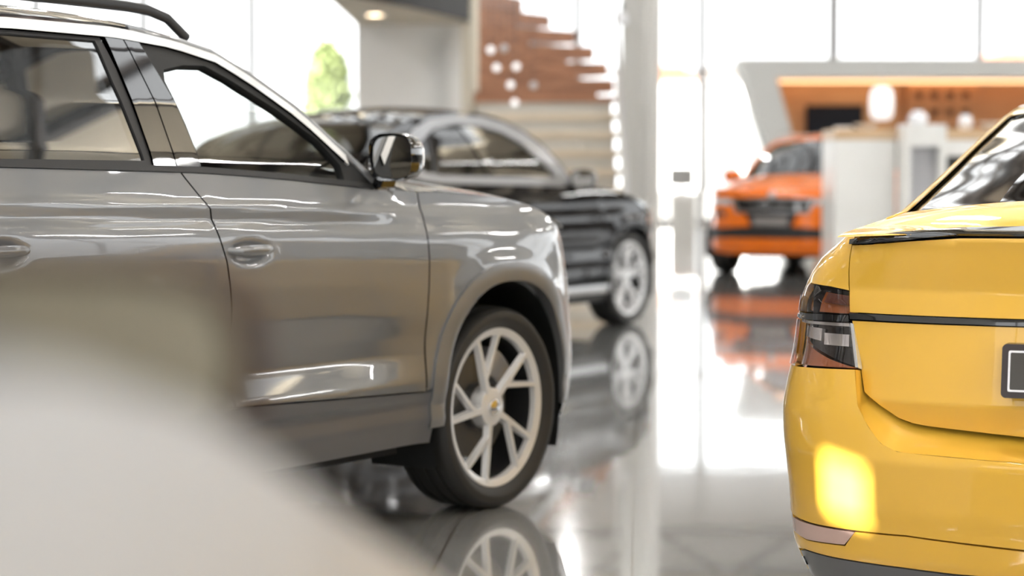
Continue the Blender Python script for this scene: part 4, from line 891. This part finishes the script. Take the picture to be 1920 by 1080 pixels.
# ------------------------------------------------------------ silver car right beside the camera
P_NEAR = paint('satin_silver_paint', (0.36, 0.36, 0.365), .3, .5, crough=.45)
def build_near(name, label, pose):
    pm = P_NEAR; c = Car(name, label, pose, BLK_BODY, pm, 1.0, .035); b = c.b
    ht = lin([(-1.2, 1.17), (-.9, 1.138), (-.8, 1.112), (-.7, 1.079), (-.6, 1.045), (-.5, 1.01), (-.3, .95), (0, .86), (.3, .79), (.5, .74)])
    belt = lin([(-3.3, 1.18), (-1.2, 1.17), (-.9, 1.138), (-.8, 1.112), (-.7, 1.079), (-.6, 1.045)])
    rail = lin([(-3.3, 1.25), (-2.9, 1.42), (-2.4, 1.5), (-1.9, 1.5), (-1.5, 1.42), (-1.1, 1.20), (-.95, 1.12)])
    sA = [(-.62, 1.05), (-.60, .8), (-.55, .36)]
    A = [p for p in c.arch_pts(0, 1.0, -4, 186) if p[1] > .36]; A2 = [p for p in c.arch_pts(1, 1.0, -4, 186) if p[1] > .36]
    c.panel('front_fender', pm, along(ht, -.62, .50, 10) + [(.50, .34)] + A + shift(sA[::-1], .003))
    c.panel('front_door', pm, shift(sA, -.003) + [(-1.65, .36), (-1.65, 1.13)] + along(belt, -1.65, -.63, 6))
    c.panel('rear_door', pm, [(-1.656, 1.13), (-1.656, .36), (-2.36, .36), (-2.6, .8), (-2.75, 1.14)])
    c.panel('rear_quarter', pm, [(-2.756, 1.14), (-2.61, .8), (-2.37, .37)] + A2 + [(-3.3, .36), (-3.5, .6), (-3.5, 1.15), (-3.2, 1.15)])
    c.panel('sill', M_BLACK, [(-.42, .355), (-.42, .20), (-2.36, .20), (-2.36, .355)])
    c.panel('front_bumper', pm, [(.505, .66), ('f', .5, .65), ('f', 0, .65), ('f', 0, .22), ('f', .5, .22), (.45, .26), (.505, .4)], side='join')
    c.panel('headlamp', M_LAMP, [(.505, .735), ('f', .5, .73), ('f', .49, .66), (.505, .67)]); c.panel('grille', M_BLACKG, [('f', .48, .66), ('f', .49, .73), ('f', 0, .74), ('f', 0, .66)], side='join')
    c.top('bonnet', pm, [(.50, .74, .30, .01), (.3, .79, .28, .01), (0, .86, .26, .015), (-.3, .95, .24, .015), (-.6, 1.045, .2, .02), (-.8, 1.112, .2, .03), (-1.0, 1.15, .25, .04)], match='start', nw=30)
    c.top('windscreen', M_GCLEAR, [(-.95, 1.12, .30, .05), (-1.1, 1.20, .25, .05), (-1.5, 1.42, .1, .04)]); c.top('roof', pm, [(-1.5, 1.42, .1, .04), (-1.9, 1.5, 0, .04), (-2.4, 1.5, 0, .04), (-2.9, 1.42, 0, .04)])
    c.top('rear_window', M_GDARK, [(-2.9, 1.42, 0, .04), (-3.3, 1.25, -.1, .03), (-3.5, 1.15, -.15, .01)])
    gl = [(-1.3, 1.16), (-1.2, 1.2), (-1.6, 1.40), (-2.3, 1.45), (-2.8, 1.38), (-3.0, 1.2)]
    c.panel('side_window_frame', M_BLACK, along(rail, -3.2, -.98, 24) + along(lambda x: belt(x)+.003, -.98, -3.2, 10), holes=[gl], off=-.004); c.panel('side_glass', M_GDARK, gl, off=-.01, flange=False)
    c.panel('tailgate', pm, [(-3.5, 1.15), ('r', .6, 1.15), ('r', 0, 1.15), ('r', 0, .25), ('r', .6, .25), (-3.3, .36), (-3.5, .6)], side='join')
    shell(c, -3.3, .40, .22, .68, .74, wheels=(0, -2.77), wr=.43); liners(c)
    interior(c, -1.1, -2.5, 1.0, .66)
    w0 = wheel(c, 0, -.80, .34, .22, .25, M_RIM, M_TYRE, 'y')
    for (x, y) in ((0, .80), (-2.77, -.80), (-2.77, .80)): wheel(c, x, y, .34, .22, .25, M_RIM, M_TYRE, 'y', src=w0)
    for sg in (1, -1):
        mirror(c, -.70, sg*.775, 1.120, M_BROWN, sg, w=.20, h=.095, glass_m=mat('mirror_reflection_tint', (.42, .39, .31), .25, 1.0))  # beige tint puts the reflected hall into the mirror colour
    return c
M_BROWN = mat('dark_brown_housing', (0.05, 0.022, 0.012), 0.8, spec=.1)

# ------------------------------------------------------------ the hall
W_WHITE = mat('white_plaster', (0.86, 0.86, 0.85), .7); W_CREAM = mat('cream_plaster', (0.62, 0.57, 0.47), .7)
M_STEEL = mat('painted_steel_grey', (0.40, 0.40, 0.41), .4, .2); M_TRUSS = mat('dark_steel', (0.045, 0.035, 0.028), .5, .3)
M_DECK = corrugated('beige_roof_deck', (0.76, 0.66, 0.50), 3.0)
M_PANE = glass('window_pane', (0.97, 0.98, 0.98), 1.0, ior=1.45)
XL, XR, YB, YF, ZC = -15.0, 25.0, -13.0, 46.0, 7.6
def sbox(name, c, d, m, rz=0, bevel=0):
    g = G(); g.box(c, d, rz); return struct(g.build(name, m, bevel=bevel))
sbox('floor', ((XL+XR)/2, (YB+YF)/2, -.1), (XR-XL, YF-YB, .2), floor_mat())

# ceiling: deck with openings for the two rooflights, purlins and trusses
SKY = [(1.5, 10.3, 7.5, 12.8), (-2.0, 15.5, 9.0, 23.0), (-10.0, -2.0, -1.0, 12.0), (6, -6, 18, 0), (-6.0, 27.0, 10.0, 33.0)]   # x0, y0, x1, y1; first one placed for the grey sill's bright reflection
def ceil():
    g = G(); xs = sorted({XL, XR} | {v for r in SKY for v in (r[0], r[2])}); ys = sorted({YB, YF} | {v for r in SKY for v in (r[1], r[3])})
    for a, b_ in zip(xs[:-1], xs[1:]):
        for p, q in zip(ys[:-1], ys[1:]):
            mx, my = (a+b_)/2, (p+q)/2
            if any(r[0] < mx < r[2] and r[1] < my < r[3] for r in SKY): continue
            g.box((mx, my, ZC+.06), (b_-a, q-p, .12))
    struct(g.build('ceiling', M_DECK, recalc=False))
ceil()
for k, r in enumerate(SKY):
    g = G(); g.box(((r[0]+r[2])/2, (r[1]+r[3])/2, ZC+.10), (r[2]-r[0], r[3]-r[1], .01)); struct(g.build('window_%d' % (11+k), M_PANE))
    g = G()
    for xx in np.arange(r[0]+.9, r[2]-.3, .9): g.box((xx, (r[1]+r[3])/2, ZC+.05), (.09, r[3]-r[1], .08))
    for yy in np.arange(r[1]+1.5, r[3]-.3, 1.5): g.box(((r[0]+r[2])/2, yy, ZC+.05), (r[2]-r[0], .07, .08))
    struct(g.build('window_%d' % (31+k), M_TRUSS))
def beam(name, a, b_, w, h, label):
    g = G(); a = Vector(a); b_ = Vector(b_); d = b_-a; M_ = d.to_track_quat('X', 'Z').to_matrix(); g.box((a+b_)/2, (d.length, w, h), M=M_)
    o = g.build(name, M_TRUSS); return struct(o)
n = 0
for y in np.arange(YB+1.5, YF, 3.0): n += 1; beam('trim_%d' % n, (XL, y, ZC-.09), (XR, y, ZC-.09), .10, .18, '')
for x in np.arange(XL+1.0, XR, 2.4): n += 1; beam('trim_%d' % n, (x, YB, ZC-.07), (x, YF, ZC-.07), .11, .12, '')
for y in np.arange(YB+3, YF, 9.0):
    g = G()
    for zz in (ZC-.35, ZC-1.25): g.box(((XL+XR)/2, y, zz), (XR-XL, .16, .14))
    x = XL; up = True
    while x < XR-1.5:
        a = Vector((x, y, ZC-1.25 if up else ZC-.35)); b_ = Vector((x+1.5, y, ZC-.35 if up else ZC-1.25)); d = b_-a
        g.box((a+b_)/2, (d.length, .08, .08), M=d.to_track_quat('X', 'Z').to_matrix()); x += 1.5; up = not up
    n += 1; struct(g.build('trim_%d' % n, M_TRUSS))

# glazed walls: far side, right side, behind the camera; plain wall on the left
def glazed(name, axis, at, a0, a1, posts, z_tr, ztop, nw, base=.15, post_w=.09, wm=None):
    def P(u, z): return (u, at, z) if axis == 'y' else (at, u, z)
    def D(du, dz, th): return (du, th, dz) if axis == 'y' else (th, du, dz)
    g = G(); g.box(P((a0+a1)/2, (ztop+ZC)/2), D(a1-a0, ZC-ztop, .25)); g.box(P((a0+a1)/2, base/2), D(a1-a0, base, .25))
    struct(g.build('wall_'+name, wm or W_WHITE, recalc=False))
    g = G()
    for u in posts: g.box(P(u, (base+ztop)/2), D(post_w, ztop-base, .16))
    for z in z_tr: g.box(P((a0+a1)/2, z), D(a1-a0, .07, .10))
    g.box(P((a0+a1)/2, ztop-.04), D(a1-a0, .08, .14)); g.box(P((a0+a1)/2, base+.03), D(a1-a0, .06, .14))
    struct(g.build('window_%d' % nw, M_STEEL, recalc=False))
    g = G(); g.box(P((a0+a1)/2, (base+ztop)/2), D(a1-a0, ztop-base, .012)); struct(g.build('window_%d' % (nw+1), M_PANE))
glazed('front', 'y', YF, XL, XR, [-12.5, -10.2, -7.9, -5.58, -3.2, -.9, 1.41, 4.08, 6.88, 10.03, 13, 16, 19, 22], [], 5.35, 1, base=.06, post_w=.16)
glazed('right', 'x', XR, YB, YF, list(np.arange(YB+2, YF, 3.2)), [5.0], 7.2, 3, base=3.0, wm=mat('grey_wall_paint', (.10, .097, .093), .6))
glazed('rear', 'y', YB, XL, XR, list(np.arange(XL+2, XR, 3.2)), [2.9], 5.6, 5)
g = G(); SUN_SLOTS = [(-5.68, -5.38), (-6.42, -6.12), (-7.2, -6.86)]; zz0, zz1 = 5.27, 5.47  # slots added in the unseen wall to shape the sun patch on the yellow bumper
g.box((XL-.1, (YB+YF)/2, zz0/2), (.2, YF-YB, zz0)); g.box((XL-.1, (YB+YF)/2, (zz1+ZC)/2), (.2, YF-YB, ZC-zz1))
_e = [YB]+[v for w_ in sorted(SUN_SLOTS) for v in w_]+[YF]
for a, b_ in zip(_e[::2], _e[1::2]): g.box((XL-.1, (a+b_)/2, (zz0+zz1)/2), (.2, b_-a, zz1-zz0))
struct(g.build('wall_left', W_WHITE, recalc=False))
for k, (a, b_) in enumerate(SUN_SLOTS): sbox('window_%d' % (21+k), (XL-.1, (a+b_)/2, (zz0+zz1)/2), (.012, b_-a, zz1-zz0), M_PANE)
g = G(); g.box((6.88, YF-.1, 2.8), (.20, .2, 5.4)); struct(g.build('trim_95', M_STEEL))
g = G(); g.box((12, YF-.02, 3.26), (21.2, .10, .09)); struct(g.build('trim_90', mat('warm_transom', (.62, .42, .27), .5)))

# linear luminaires hung out of view under the trusses, added to light the hall
def luminaire(x, y, label):
    t = thing('linear_luminaire', label, 'ceiling light', (x, y, ZC-1.5), 0, 'linear lights under the roof trusses')
    g = G(); g.box((0, 0, .03), (.16, 2.2, .06)); g.build('housing', M_SATIN, t)
    g = G(); g.box((0, 0, -.005), (.12, 2.1, .01)); g.box((0, 0, .066), (.12, 2.1, .01)); g.build('diffuser', mat('led_white', (1, 1, 1), .5, emit=(1, .99, .975), estr=36.0), t)  # upper strip added to brighten the roof deck from below
    for yy in (-.9, .9): g = G(); g.tube([(0, yy, .06), (0, yy, 1.48)], .004, 5); g.build('suspension_wire', M_SATIN, t)
for y in (-6, -.5, 5, 10.5, 16, 21.5, 27, 32.5, 38):
    for x in (-7, 1, 9, 17): luminaire(x, y, 'white linear light hung out of view under the roof trusses to light the hall')

# columns
def column(x, y, w, d, rz, m=M_STEEL):
    g = G(); g.box((x, y, ZC/2), (w, d, ZC), rz); return struct(g.build('column', m, bevel=.01))
column(2.03, 31.2, .21, .21, math.radians(28), mat('column_paint', (.56, .55, .52), .5))
column(1.80, 31.9, .34, .16, 0, mat('column_paint_light', (.52, .51, .48), .5))

# white room under the mezzanine with its curved black edge
g = G(); g.box((-1.345, 28.6, 1.57), (1.45, .12, 3.14)); struct(g.build('wall_mezzanine', W_WHITE))
g = G(); g.box((-.60, 28.2, 1.56), (.13, .13, 3.12)); struct(g.build('column', W_CREAM))
g = G()
for k, xx in enumerate((-1.02, -.93, -.84)): g.box((xx, 28.50, 1.5), (.012, .05, 3.0))
g.box((-1.38, 28.50, 1.55), (1.2, .04, .03)); struct(g.build('trim_91', W_WHITE))
arc = [(-2.07, 23.4), (-1.80, 24.1), (-1.50, 24.9), (-1.20, 25.8), (-.95, 26.7), (-.72, 27.6), (-.55, 28.3), (-.50, 29.2)]
g = G(); g.prism(arc+[(-.50, 33.0), (-2.07, 33.0)], 'z', 3.12, 3.20); o = struct(g.build('trim_92', W_CREAM))
g = G()
for k in range(len(arc)-1):
    (x0, y0), (x1, y1) = arc[k:k+2]; L = math.hypot(x1-x0, y1-y0); nx, ny = (y1-y0)/L*.05, -(x1-x0)/L*.05
    g.add([(x0, y0, 3.13), (x1, y1, 3.13), (x1+nx, y1+ny, 3.13), (x0+nx, y0+ny, 3.13), (x0, y0, 3.62), (x1, y1, 3.62), (x1+nx, y1+ny, 3.62), (x0+nx, y0+ny, 3.62)],
          [(0, 3, 2, 1), (4, 5, 6, 7), (0, 1, 5, 4), (1, 2, 6, 5), (2, 3, 7, 6), (3, 0, 4, 7)])
struct(g.build('trim_93', M_RUB))
def downlight(x, y, z, label):
    t = thing('ceiling_downlight', label, 'light', (x, y, z))
    g = G(); g.lathe([(.11, 0), (.17, 0), (.17, -.015), (.11, -.02)], 28, closed=True); g.build('trim_ring', M_SATIN, t)
    g = G(); g.lathe([(.0005, -.012), (.12, -.012)], 24); g.build('diffuser', mat('warm_lamp', (1, .8, .5), .5, emit=(1.0, .76, .5), estr=6.0), t)
downlight(-1.70, 26.6, 3.12, 'warm round downlight set in the cream soffit under the black curved edge')

# staircase: straight flight towards the camera, then winders turning round the left newel
M_TREAD = wood('tread_wood', (.20, .085, .04), (.33, .15, .075)); M_TREAD_LIT = wood('tread_wood_lit', (.46, .38, .28), (.58, .49, .38))  # light reflected by the lower treads is put into their paler wood
M_RISER = mat('riser_pale', (.46, .44, .40), .6)
st = thing('staircase', 'open wooden staircase with brown upper treads behind the black car', 'staircase', (.36, 23.4, 0))
def tr(name, v, m, z0, z1):
    g = G(); g.prism([(a-.36, b_-23.4) for a, b_ in v], 'z', z0, z1); return g.build(name, m, st)
nz = 10
for k in range(nz):
    z = .2*(k+1); y = 21.0+.28*k
    tr('tread', [(-.42, y), (1.14, y), (1.14, y+.33), (-.42, y+.33)], M_TREAD_LIT if k < 9 else M_TREAD, z-.07, z)
    if k < 9: tr('riser', [(-.38, y+.30), (1.10, y+.30), (1.10, y+.315), (-.38, y+.315)], M_RISER, z, z+.13)
px_, py_ = -.42, 23.85; R = 1.56
for k in range(9):
    a0 = math.radians(2+13.5*k); a1 = math.radians(2+13.5*k+19); z = .2*(nz+1+k)
    tr('tread', [(px_, py_)]+[(px_+R*math.cos(a), py_+R*math.sin(a)) for a in np.linspace(a0, a1, 5)], M_TREAD, z-.15, z)
tr('riser', [(-.42, 23.78), (.95, 23.78), (.95, 23.81), (-.42, 23.81)], M_TREAD, 2.0, 2.06)
for k in range(8):
    a = math.radians(2+13.5*k+14); z = .2*(nz+1+k); dx, dy = math.cos(a), math.sin(a); r1 = .85 if k > 1 else 1.2
    tr('riser', [(px_, py_), (px_+r1*dx, py_+r1*dy), (px_+r1*dx-.03*dy, py_+r1*dy+.03*dx), (px_-.03*dy, py_+.03*dx)], M_TREAD, z, z+.06)
g = G(); g.tube([(px_-.36, py_-23.4, 0), (px_-.36, py_-23.4, 4.2)], .05, 12); g.build('newel', W_CREAM, st)
g = G(); g.box((1.16-.36, 22.4-23.4, 1.30), (.03, 3.1, .30), M=Matrix.Rotation(math.radians(35.5), 3, 'X')); g.build('stringer', W_WHITE, st)
g = G(); g.tube([(1.14-.36, 21.1-23.4, 1.1), (1.14-.36, 23.6-23.4, 2.95)], .02, 8); g.tube([(1.14-.36, 21.1-23.4, .15), (1.14-.36, 21.1-23.4, 1.1)], .015, 8); g.build('handrail', M_SATIN, st)

# small globe pendants in the stair well
def pendant(x, y, z, r, label, group, on=True):
    t = thing('globe_pendant', label, 'pendant light', (x, y, z), 0, group)
    g = G(); g.ball((0, 0, 0), r, 10); g.build('globe', mat('lit_globe', (.5, .5, .5), .3, emit=(1, .98, .96), estr=.36) if on else mat('dim_globe', (.3, .3, .3), .3, emit=(1, .97, .93), estr=.08), t)
    g = G(); g.tube([(0, 0, r), (0, 0, ZC-z-.02)], .0025, 5); g.build('cord', M_BLACK, t)
for k, (u, v, on, where) in enumerate([(920, 95, 1, 'upper left one of the cluster'), (945, 92, 0, 'dim one beside the upper left globe'), (931, 128, 1, 'second row, left'), (968, 126, 1, 'second row, right'),
                         (957, 160, 1, 'third row, bright'), (1000, 161, 0, 'third row, dim'), (965, 193, 1, 'lowest of the cluster')]):
    y = 20.3+.14*k; x = (u-960)/4000*y; z = 1.21+(315-v)/4000*y
    pendant(x, y, z, .036, 'small round globe light hanging before the staircase, '+where, 'globe lights before the staircase', on)

# portal with slanted legs and warm wooden lining
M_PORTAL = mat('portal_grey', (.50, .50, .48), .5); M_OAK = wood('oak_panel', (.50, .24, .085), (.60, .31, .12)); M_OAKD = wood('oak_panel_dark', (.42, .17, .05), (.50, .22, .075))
pt = thing('portal_frame', 'large pale grey portal with slanted leg and warm wood lining at the far glass wall', 'display portal', (9, 36, 0))
def pb(name, poly, y0, y1, m):
    g = G(); g.prism([(a-9, b_) for a, b_ in poly], 'y', y0-36, y1-36); return g.build(name, m, pt)
pb('lintel', [(3.78, 3.02), (15.2, 3.02), (15.2, 2.70), (3.89, 2.70)], 35.4, 36.7, M_PORTAL)
pb('leg', [(3.89, 2.70), (4.37, 2.70), (5.16, 0), (4.79, 0)], 35.4, 36.7, M_PORTAL)
pb('leg', [(15.2, 2.70), (14.7, 2.70), (13.9, 0), (14.3, 0)], 35.4, 36.7, M_PORTAL)
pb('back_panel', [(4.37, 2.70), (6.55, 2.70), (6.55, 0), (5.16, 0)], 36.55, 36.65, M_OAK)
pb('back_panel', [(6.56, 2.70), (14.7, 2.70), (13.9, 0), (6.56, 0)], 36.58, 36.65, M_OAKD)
pb('light_strip', [(4.45, 2.69), (14.6, 2.69), (14.6, 2.655), (4.45, 2.655)], 36.2, 36.4, mat('warm_strip', (1, .6, .3), .5, emit=(1, .60, .30), estr=1.0))
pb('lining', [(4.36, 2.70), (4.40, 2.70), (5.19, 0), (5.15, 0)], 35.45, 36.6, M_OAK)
g = G(); g.box((5.5, 36.5, 2.0), (.98, .06, .56)); tag(g.build('display_screen', mat('screen_dark', (.02, .023, .03), .7, spec=.1), bevel=.01), 'dark flat screen on the oak wall inside the portal', 'screen')
cb = thing('cubby_shelf', 'wooden wall shelf with two rows of square niches inside the portal', 'shelf', (7.33, 36.49, 2.3))
g = G(); g.box((0, .045, 0), (1.2, .02, .72)); g.build('back', mat('niche_dark', (.16, .06, .02), .6), cb)
g = G()
for k in range(5): g.box((-.53+.265*k, 0, 0), (.12, .10, .72))
for zz in (-.30, .0, .30): g.box((0, 0, zz), (1.2, .098, .17))
g.build('frame', M_OAKD, cb)

# reception counter
M_CW = mat('counter_white', (.80, .79, .76), .35, coat=.3); M_CWOOD = wood('counter_wood', (.56, .38, .22), (.66, .47, .29))
ct = thing('reception_counter', 'white reception counter with wooden top standing before the orange car', 'counter', (4.2, 21.8, 0))
def cbx(name, x0, x1, y0, y1, z0, z1, m, bv=.006):
    g = G(); g.box(((x0+x1)/2-4.2, (y0+y1)/2-21.8, (z0+z1)/2), (x1-x0, y1-y0, z1-z0)); return g.build(name, m, ct, bevel=bv)
cbx('body', 3.25, 3.86, 21.5, 22.4, 0, 1.49, M_CW); cbx('worktop', 3.25, 3.86, 21.5, 22.4, 1.495, 1.60, M_CWOOD)
cbx('body', 4.28, 5.6, 21.5, 22.4, 0.0, 1.02, M_CW); cbx('shelf_front', 4.28, 5.6, 21.5, 21.6, 1.33, 1.49, M_CW); cbx('opening_shade', 4.29, 5.59, 21.62, 22.38, 1.02, 1.49, M_BLACK)  # black block puts the shade inside the counter gap into its colour
cbx('worktop', 4.28, 5.6, 21.5, 22.4, 1.495, 1.60, M_CWOOD)
tw = thing('counter_tower', 'tall white block with pale grey inset in the middle of the reception counter', 'counter', (4.05, 21.3, 0))
for nm, x0, x1, y0, y1, z0, z1, m in (('side_panel', 3.865, 3.92, 21.0, 21.45, 0, 1.64, M_CW), ('side_panel', 4.20, 4.27, 21.0, 21.45, 0, 1.64, M_CW), ('top_panel', 3.92, 4.20, 21.0, 21.45, 1.42, 1.64, M_CW), ('inset', 3.92, 4.20, 21.2, 21.44, 0, 1.42, mat('inset_grey', (.55, .55, .58), .4))):
    g = G(); g.box(((x0+x1)/2-4.05, (y0+y1)/2-21.3, (z0+z1)/2), (x1-x0, y1-y0, z1-z0)); g.build(nm, m, tw, bevel=.005)
M_CER = mat('white_ceramic', (.82, .82, .84), .2, coat=.6)
def vase(x, y, z, prof, label, cat, name):
    g = G(); g.lathe(prof, 28); o = g.build(name, M_CER); o.location = (x, y, z); tag(o, label, cat); return o
vase(4.03, 21.25, 1.641, [(0.0005, 0), (.07, 0), (.10, .04), (.09, .09), (.05, .12), (.055, .14), (.04, .13), (.03, .02), (.0005, .02)], 'white round vase on top of the tall counter block', 'vase', 'vase')
vase(4.62, 21.8, 1.601, [(0.0005, 0), (.05, 0), (.075, .05), (.06, .13), (.04, .15), (.03, .14), (.0005, .03)], 'small white jar on the right part of the counter', 'jar', 'jar')
vase(4.90, 21.8, 1.601, [(0.0005, 0), (.06, 0), (.14, .06), (.15, .075), (.14, .07), (.05, .015), (.0005, .015)], 'shallow white bowl on the right part of the counter', 'bowl', 'bowl')
vase(3.62, 21.9, 1.601, [(0.0005, 0), (.06, 0), (.12, .05), (.13, .06), (.11, .055), (.05, .012), (.0005, .012)], 'shallow white bowl on the left part of the counter', 'bowl', 'bowl')
vase(3.40, 21.95, 1.601, [(0.0005, 0), (.09, 0), (.10, .02), (.095, .03), (.0005, .03)], 'flat white dish on the left end of the counter', 'dish', 'dish')

# white pendant lamp before the portal
t = thing('pendant_lamp', 'large white drum pendant lamp hanging before the wooden portal', 'pendant light', (5.18, 30, 2.1))
g = G(); g.lathe([(.02, .25), (.10, .24), (.155, .16), (.165, 0), (.155, -.15), (.11, -.21), (.02, -.22)], 32); g.build('lamp_shade', mat('opal_white', (.86, .86, .85), .4, emit=(1, 1, .98), estr=.25), t)
g = G(); g.tube([(0, 0, .24), (0, 0, ZC-2.12)], .006, 6); g.build('cord', M_SATIN, t)

# desk by the far window
t = thing('office_desk', 'white desk with grey screen far off beside the window post', 'desk', (3.02, 38, 0))
g = G(); g.box((0, 0, .73), (.62, .7, .04)); g.build('desk_top', M_CW, t); g = G(); g.box((0, -.30, .35), (.44, .03, .70)); g.build('front_panel', M_CW, t)
for sx_ in (-.29, .29): g = G(); g.box((sx_, 0, .355), (.03, .66, .71)); g.build('desk_leg', M_CW, t)
t = thing('monitor', 'grey monitor standing on the far white desk', 'monitor', (3.02, 38, .752))
g = G(); g.box((0, 0, .30), (.46, .03, .34)); g.build('screen', mat('monitor_grey', (.42, .42, .42), .5), t, bevel=.01); g = G(); g.box((0, .03, .07), (.05, .03, .14)); g.box((0, 0, .008), (.22, .18, .016)); g.build('stand', M_STEEL, t)
t = thing('spotlight', 'round white spotlight on a dark bracket high on the slim column', 'light', (1.62, 31.7, 3.45))
g = G(); g.lathe([(.0005, .06), (.07, .06), (.09, 0), (.09, -.12), (.07, -.12), (.06, -.05), (.0005, -.04)], 24, 'z'); g.build('lamp_head', M_CER, t)
g = G(); g.tube([(0, 0, .06), (0, .05, .2), (.04, .16, .2)], .02, 8); g.build('bracket', M_BLACK, t)

# outside: paving, tree, houses
g = G(); g.box((5, 110, -.25), (260, 128, .1)); tag(g.build('ground_outside', mat('paving_pale', (.45, .44, .42), .8)), 'pale paving outside the glass wall', 'paving')['kind'] = 'structure'
random.seed(4)
def tree(x, y, h, w, label, seed, cm):
    t = thing('tree', label, 'tree', (x, y, -.2)); rnd = random.Random(seed)
    g = G(); g.tube([(0, 0, 0), (.02*h, 0, h*.4), (0, 0, h*.75)], [.05*w, .035*w, .015*w], 8)
    for k in range(6):
        a = rnd.random()*6.28; z0 = h*(.35+.06*k); g.tube([(0, 0, z0), (math.cos(a)*w*.3, math.sin(a)*w*.3, z0+h*.15)], [.02*w, .006*w], 5)
    g.build('trunk', mat('bark', (.10, .07, .05), .9), t)
    g = G()
    for k in range(1500):
        u = rnd.uniform(-1, 1); a = rnd.uniform(0, 6.28); r = rnd.uniform(.45, 1)**.5; q = math.sqrt(1-u*u)
        p = Vector((r*q*math.cos(a)*w/2, r*q*math.sin(a)*w/2, h*.66+r*u*h*.34)); s_ = w*.12
        v = [p+Vector((rnd.uniform(-1, 1), rnd.uniform(-1, 1), rnd.uniform(-1, 1)))*s_ for _ in range(4)]; g.add(v, [(0, 1, 2, 3)])
    g.build('foliage', cm, t, recalc=False)
M_LEAF = mat('leaf_green', (.21, .25, .11), .7, spec=.1); M_LEAF2 = mat('leaf_dark', (.12, .16, .06), .7)
tree(-6.9, 80, 6.2, 1.75, 'slender green tree outside the window left of the white wall', 3, M_LEAF)
def house(x, y, w, d, h, rh, label, rm):
    t = thing('house', label, 'house', (x, y, -.2)); g = G(); g.box((0, 0, h/2), (w, d, h)); g.build('wall', W_WHITE, t)
    g = G(); g.prism([(-w/2-.4, h), (w/2+.4, h), (w*.28, h+rh), (-w*.28, h+rh)], 'y', -d/2-.4, d/2+.4); g.build('roof', rm, t)
R1 = mat('roof_orange', (.42, .17, .09), .8); R2 = mat('roof_grey', (.22, .21, .21), .8)
house(10.0, 138, 2.6, 6, 6.9, .9, 'far house with orange roof just right of the big column', R1)
house(13.8, 146, 2.8, 6, 7.2, 1.0, 'far house with grey roof seen left of the portal', R2)
house(18.6, 154, 4.0, 6, 7.9, 1.0, 'far house with orange roof seen over the left end of the portal', R1)
house(29.5, 150, 6.0, 6, 8.3, .6, 'low far house with grey roof over the middle of the portal', R2)
house(37.2, 158, 6.0, 6, 8.5, 1.4, 'far house with orange roof over the right part of the portal', R1)

# ------------------------------------------------------------ the cars
grey = build_suv('suv_car', 'graphite grey SUV with black pillars and turbine alloy wheel, parked left of the yellow car', GREY_POSE, P_GREY, .022)
yel = build_lift('liftback_car', 'bright yellow liftback seen from behind at the right edge of the hall', YEL_POSE, P_YEL, .03)
blk = build_black('suv_car', 'glossy black coupe-like SUV with chrome window surround behind the grey SUV', BLK_POSE)
org = build_orange('suv_car', 'orange compact SUV facing forward, half hidden by the white counter', ORG_POSE)
mid = build_lift('liftback_car', 'silver liftback seen only through the front side window of the grey SUV', ((-1.85, 11.5), 292), P_SILVER, .08)
near = build_near('silver_car', 'silver car very close in the lower left corner, completely blurred', ((-.955, 1.694), 3))
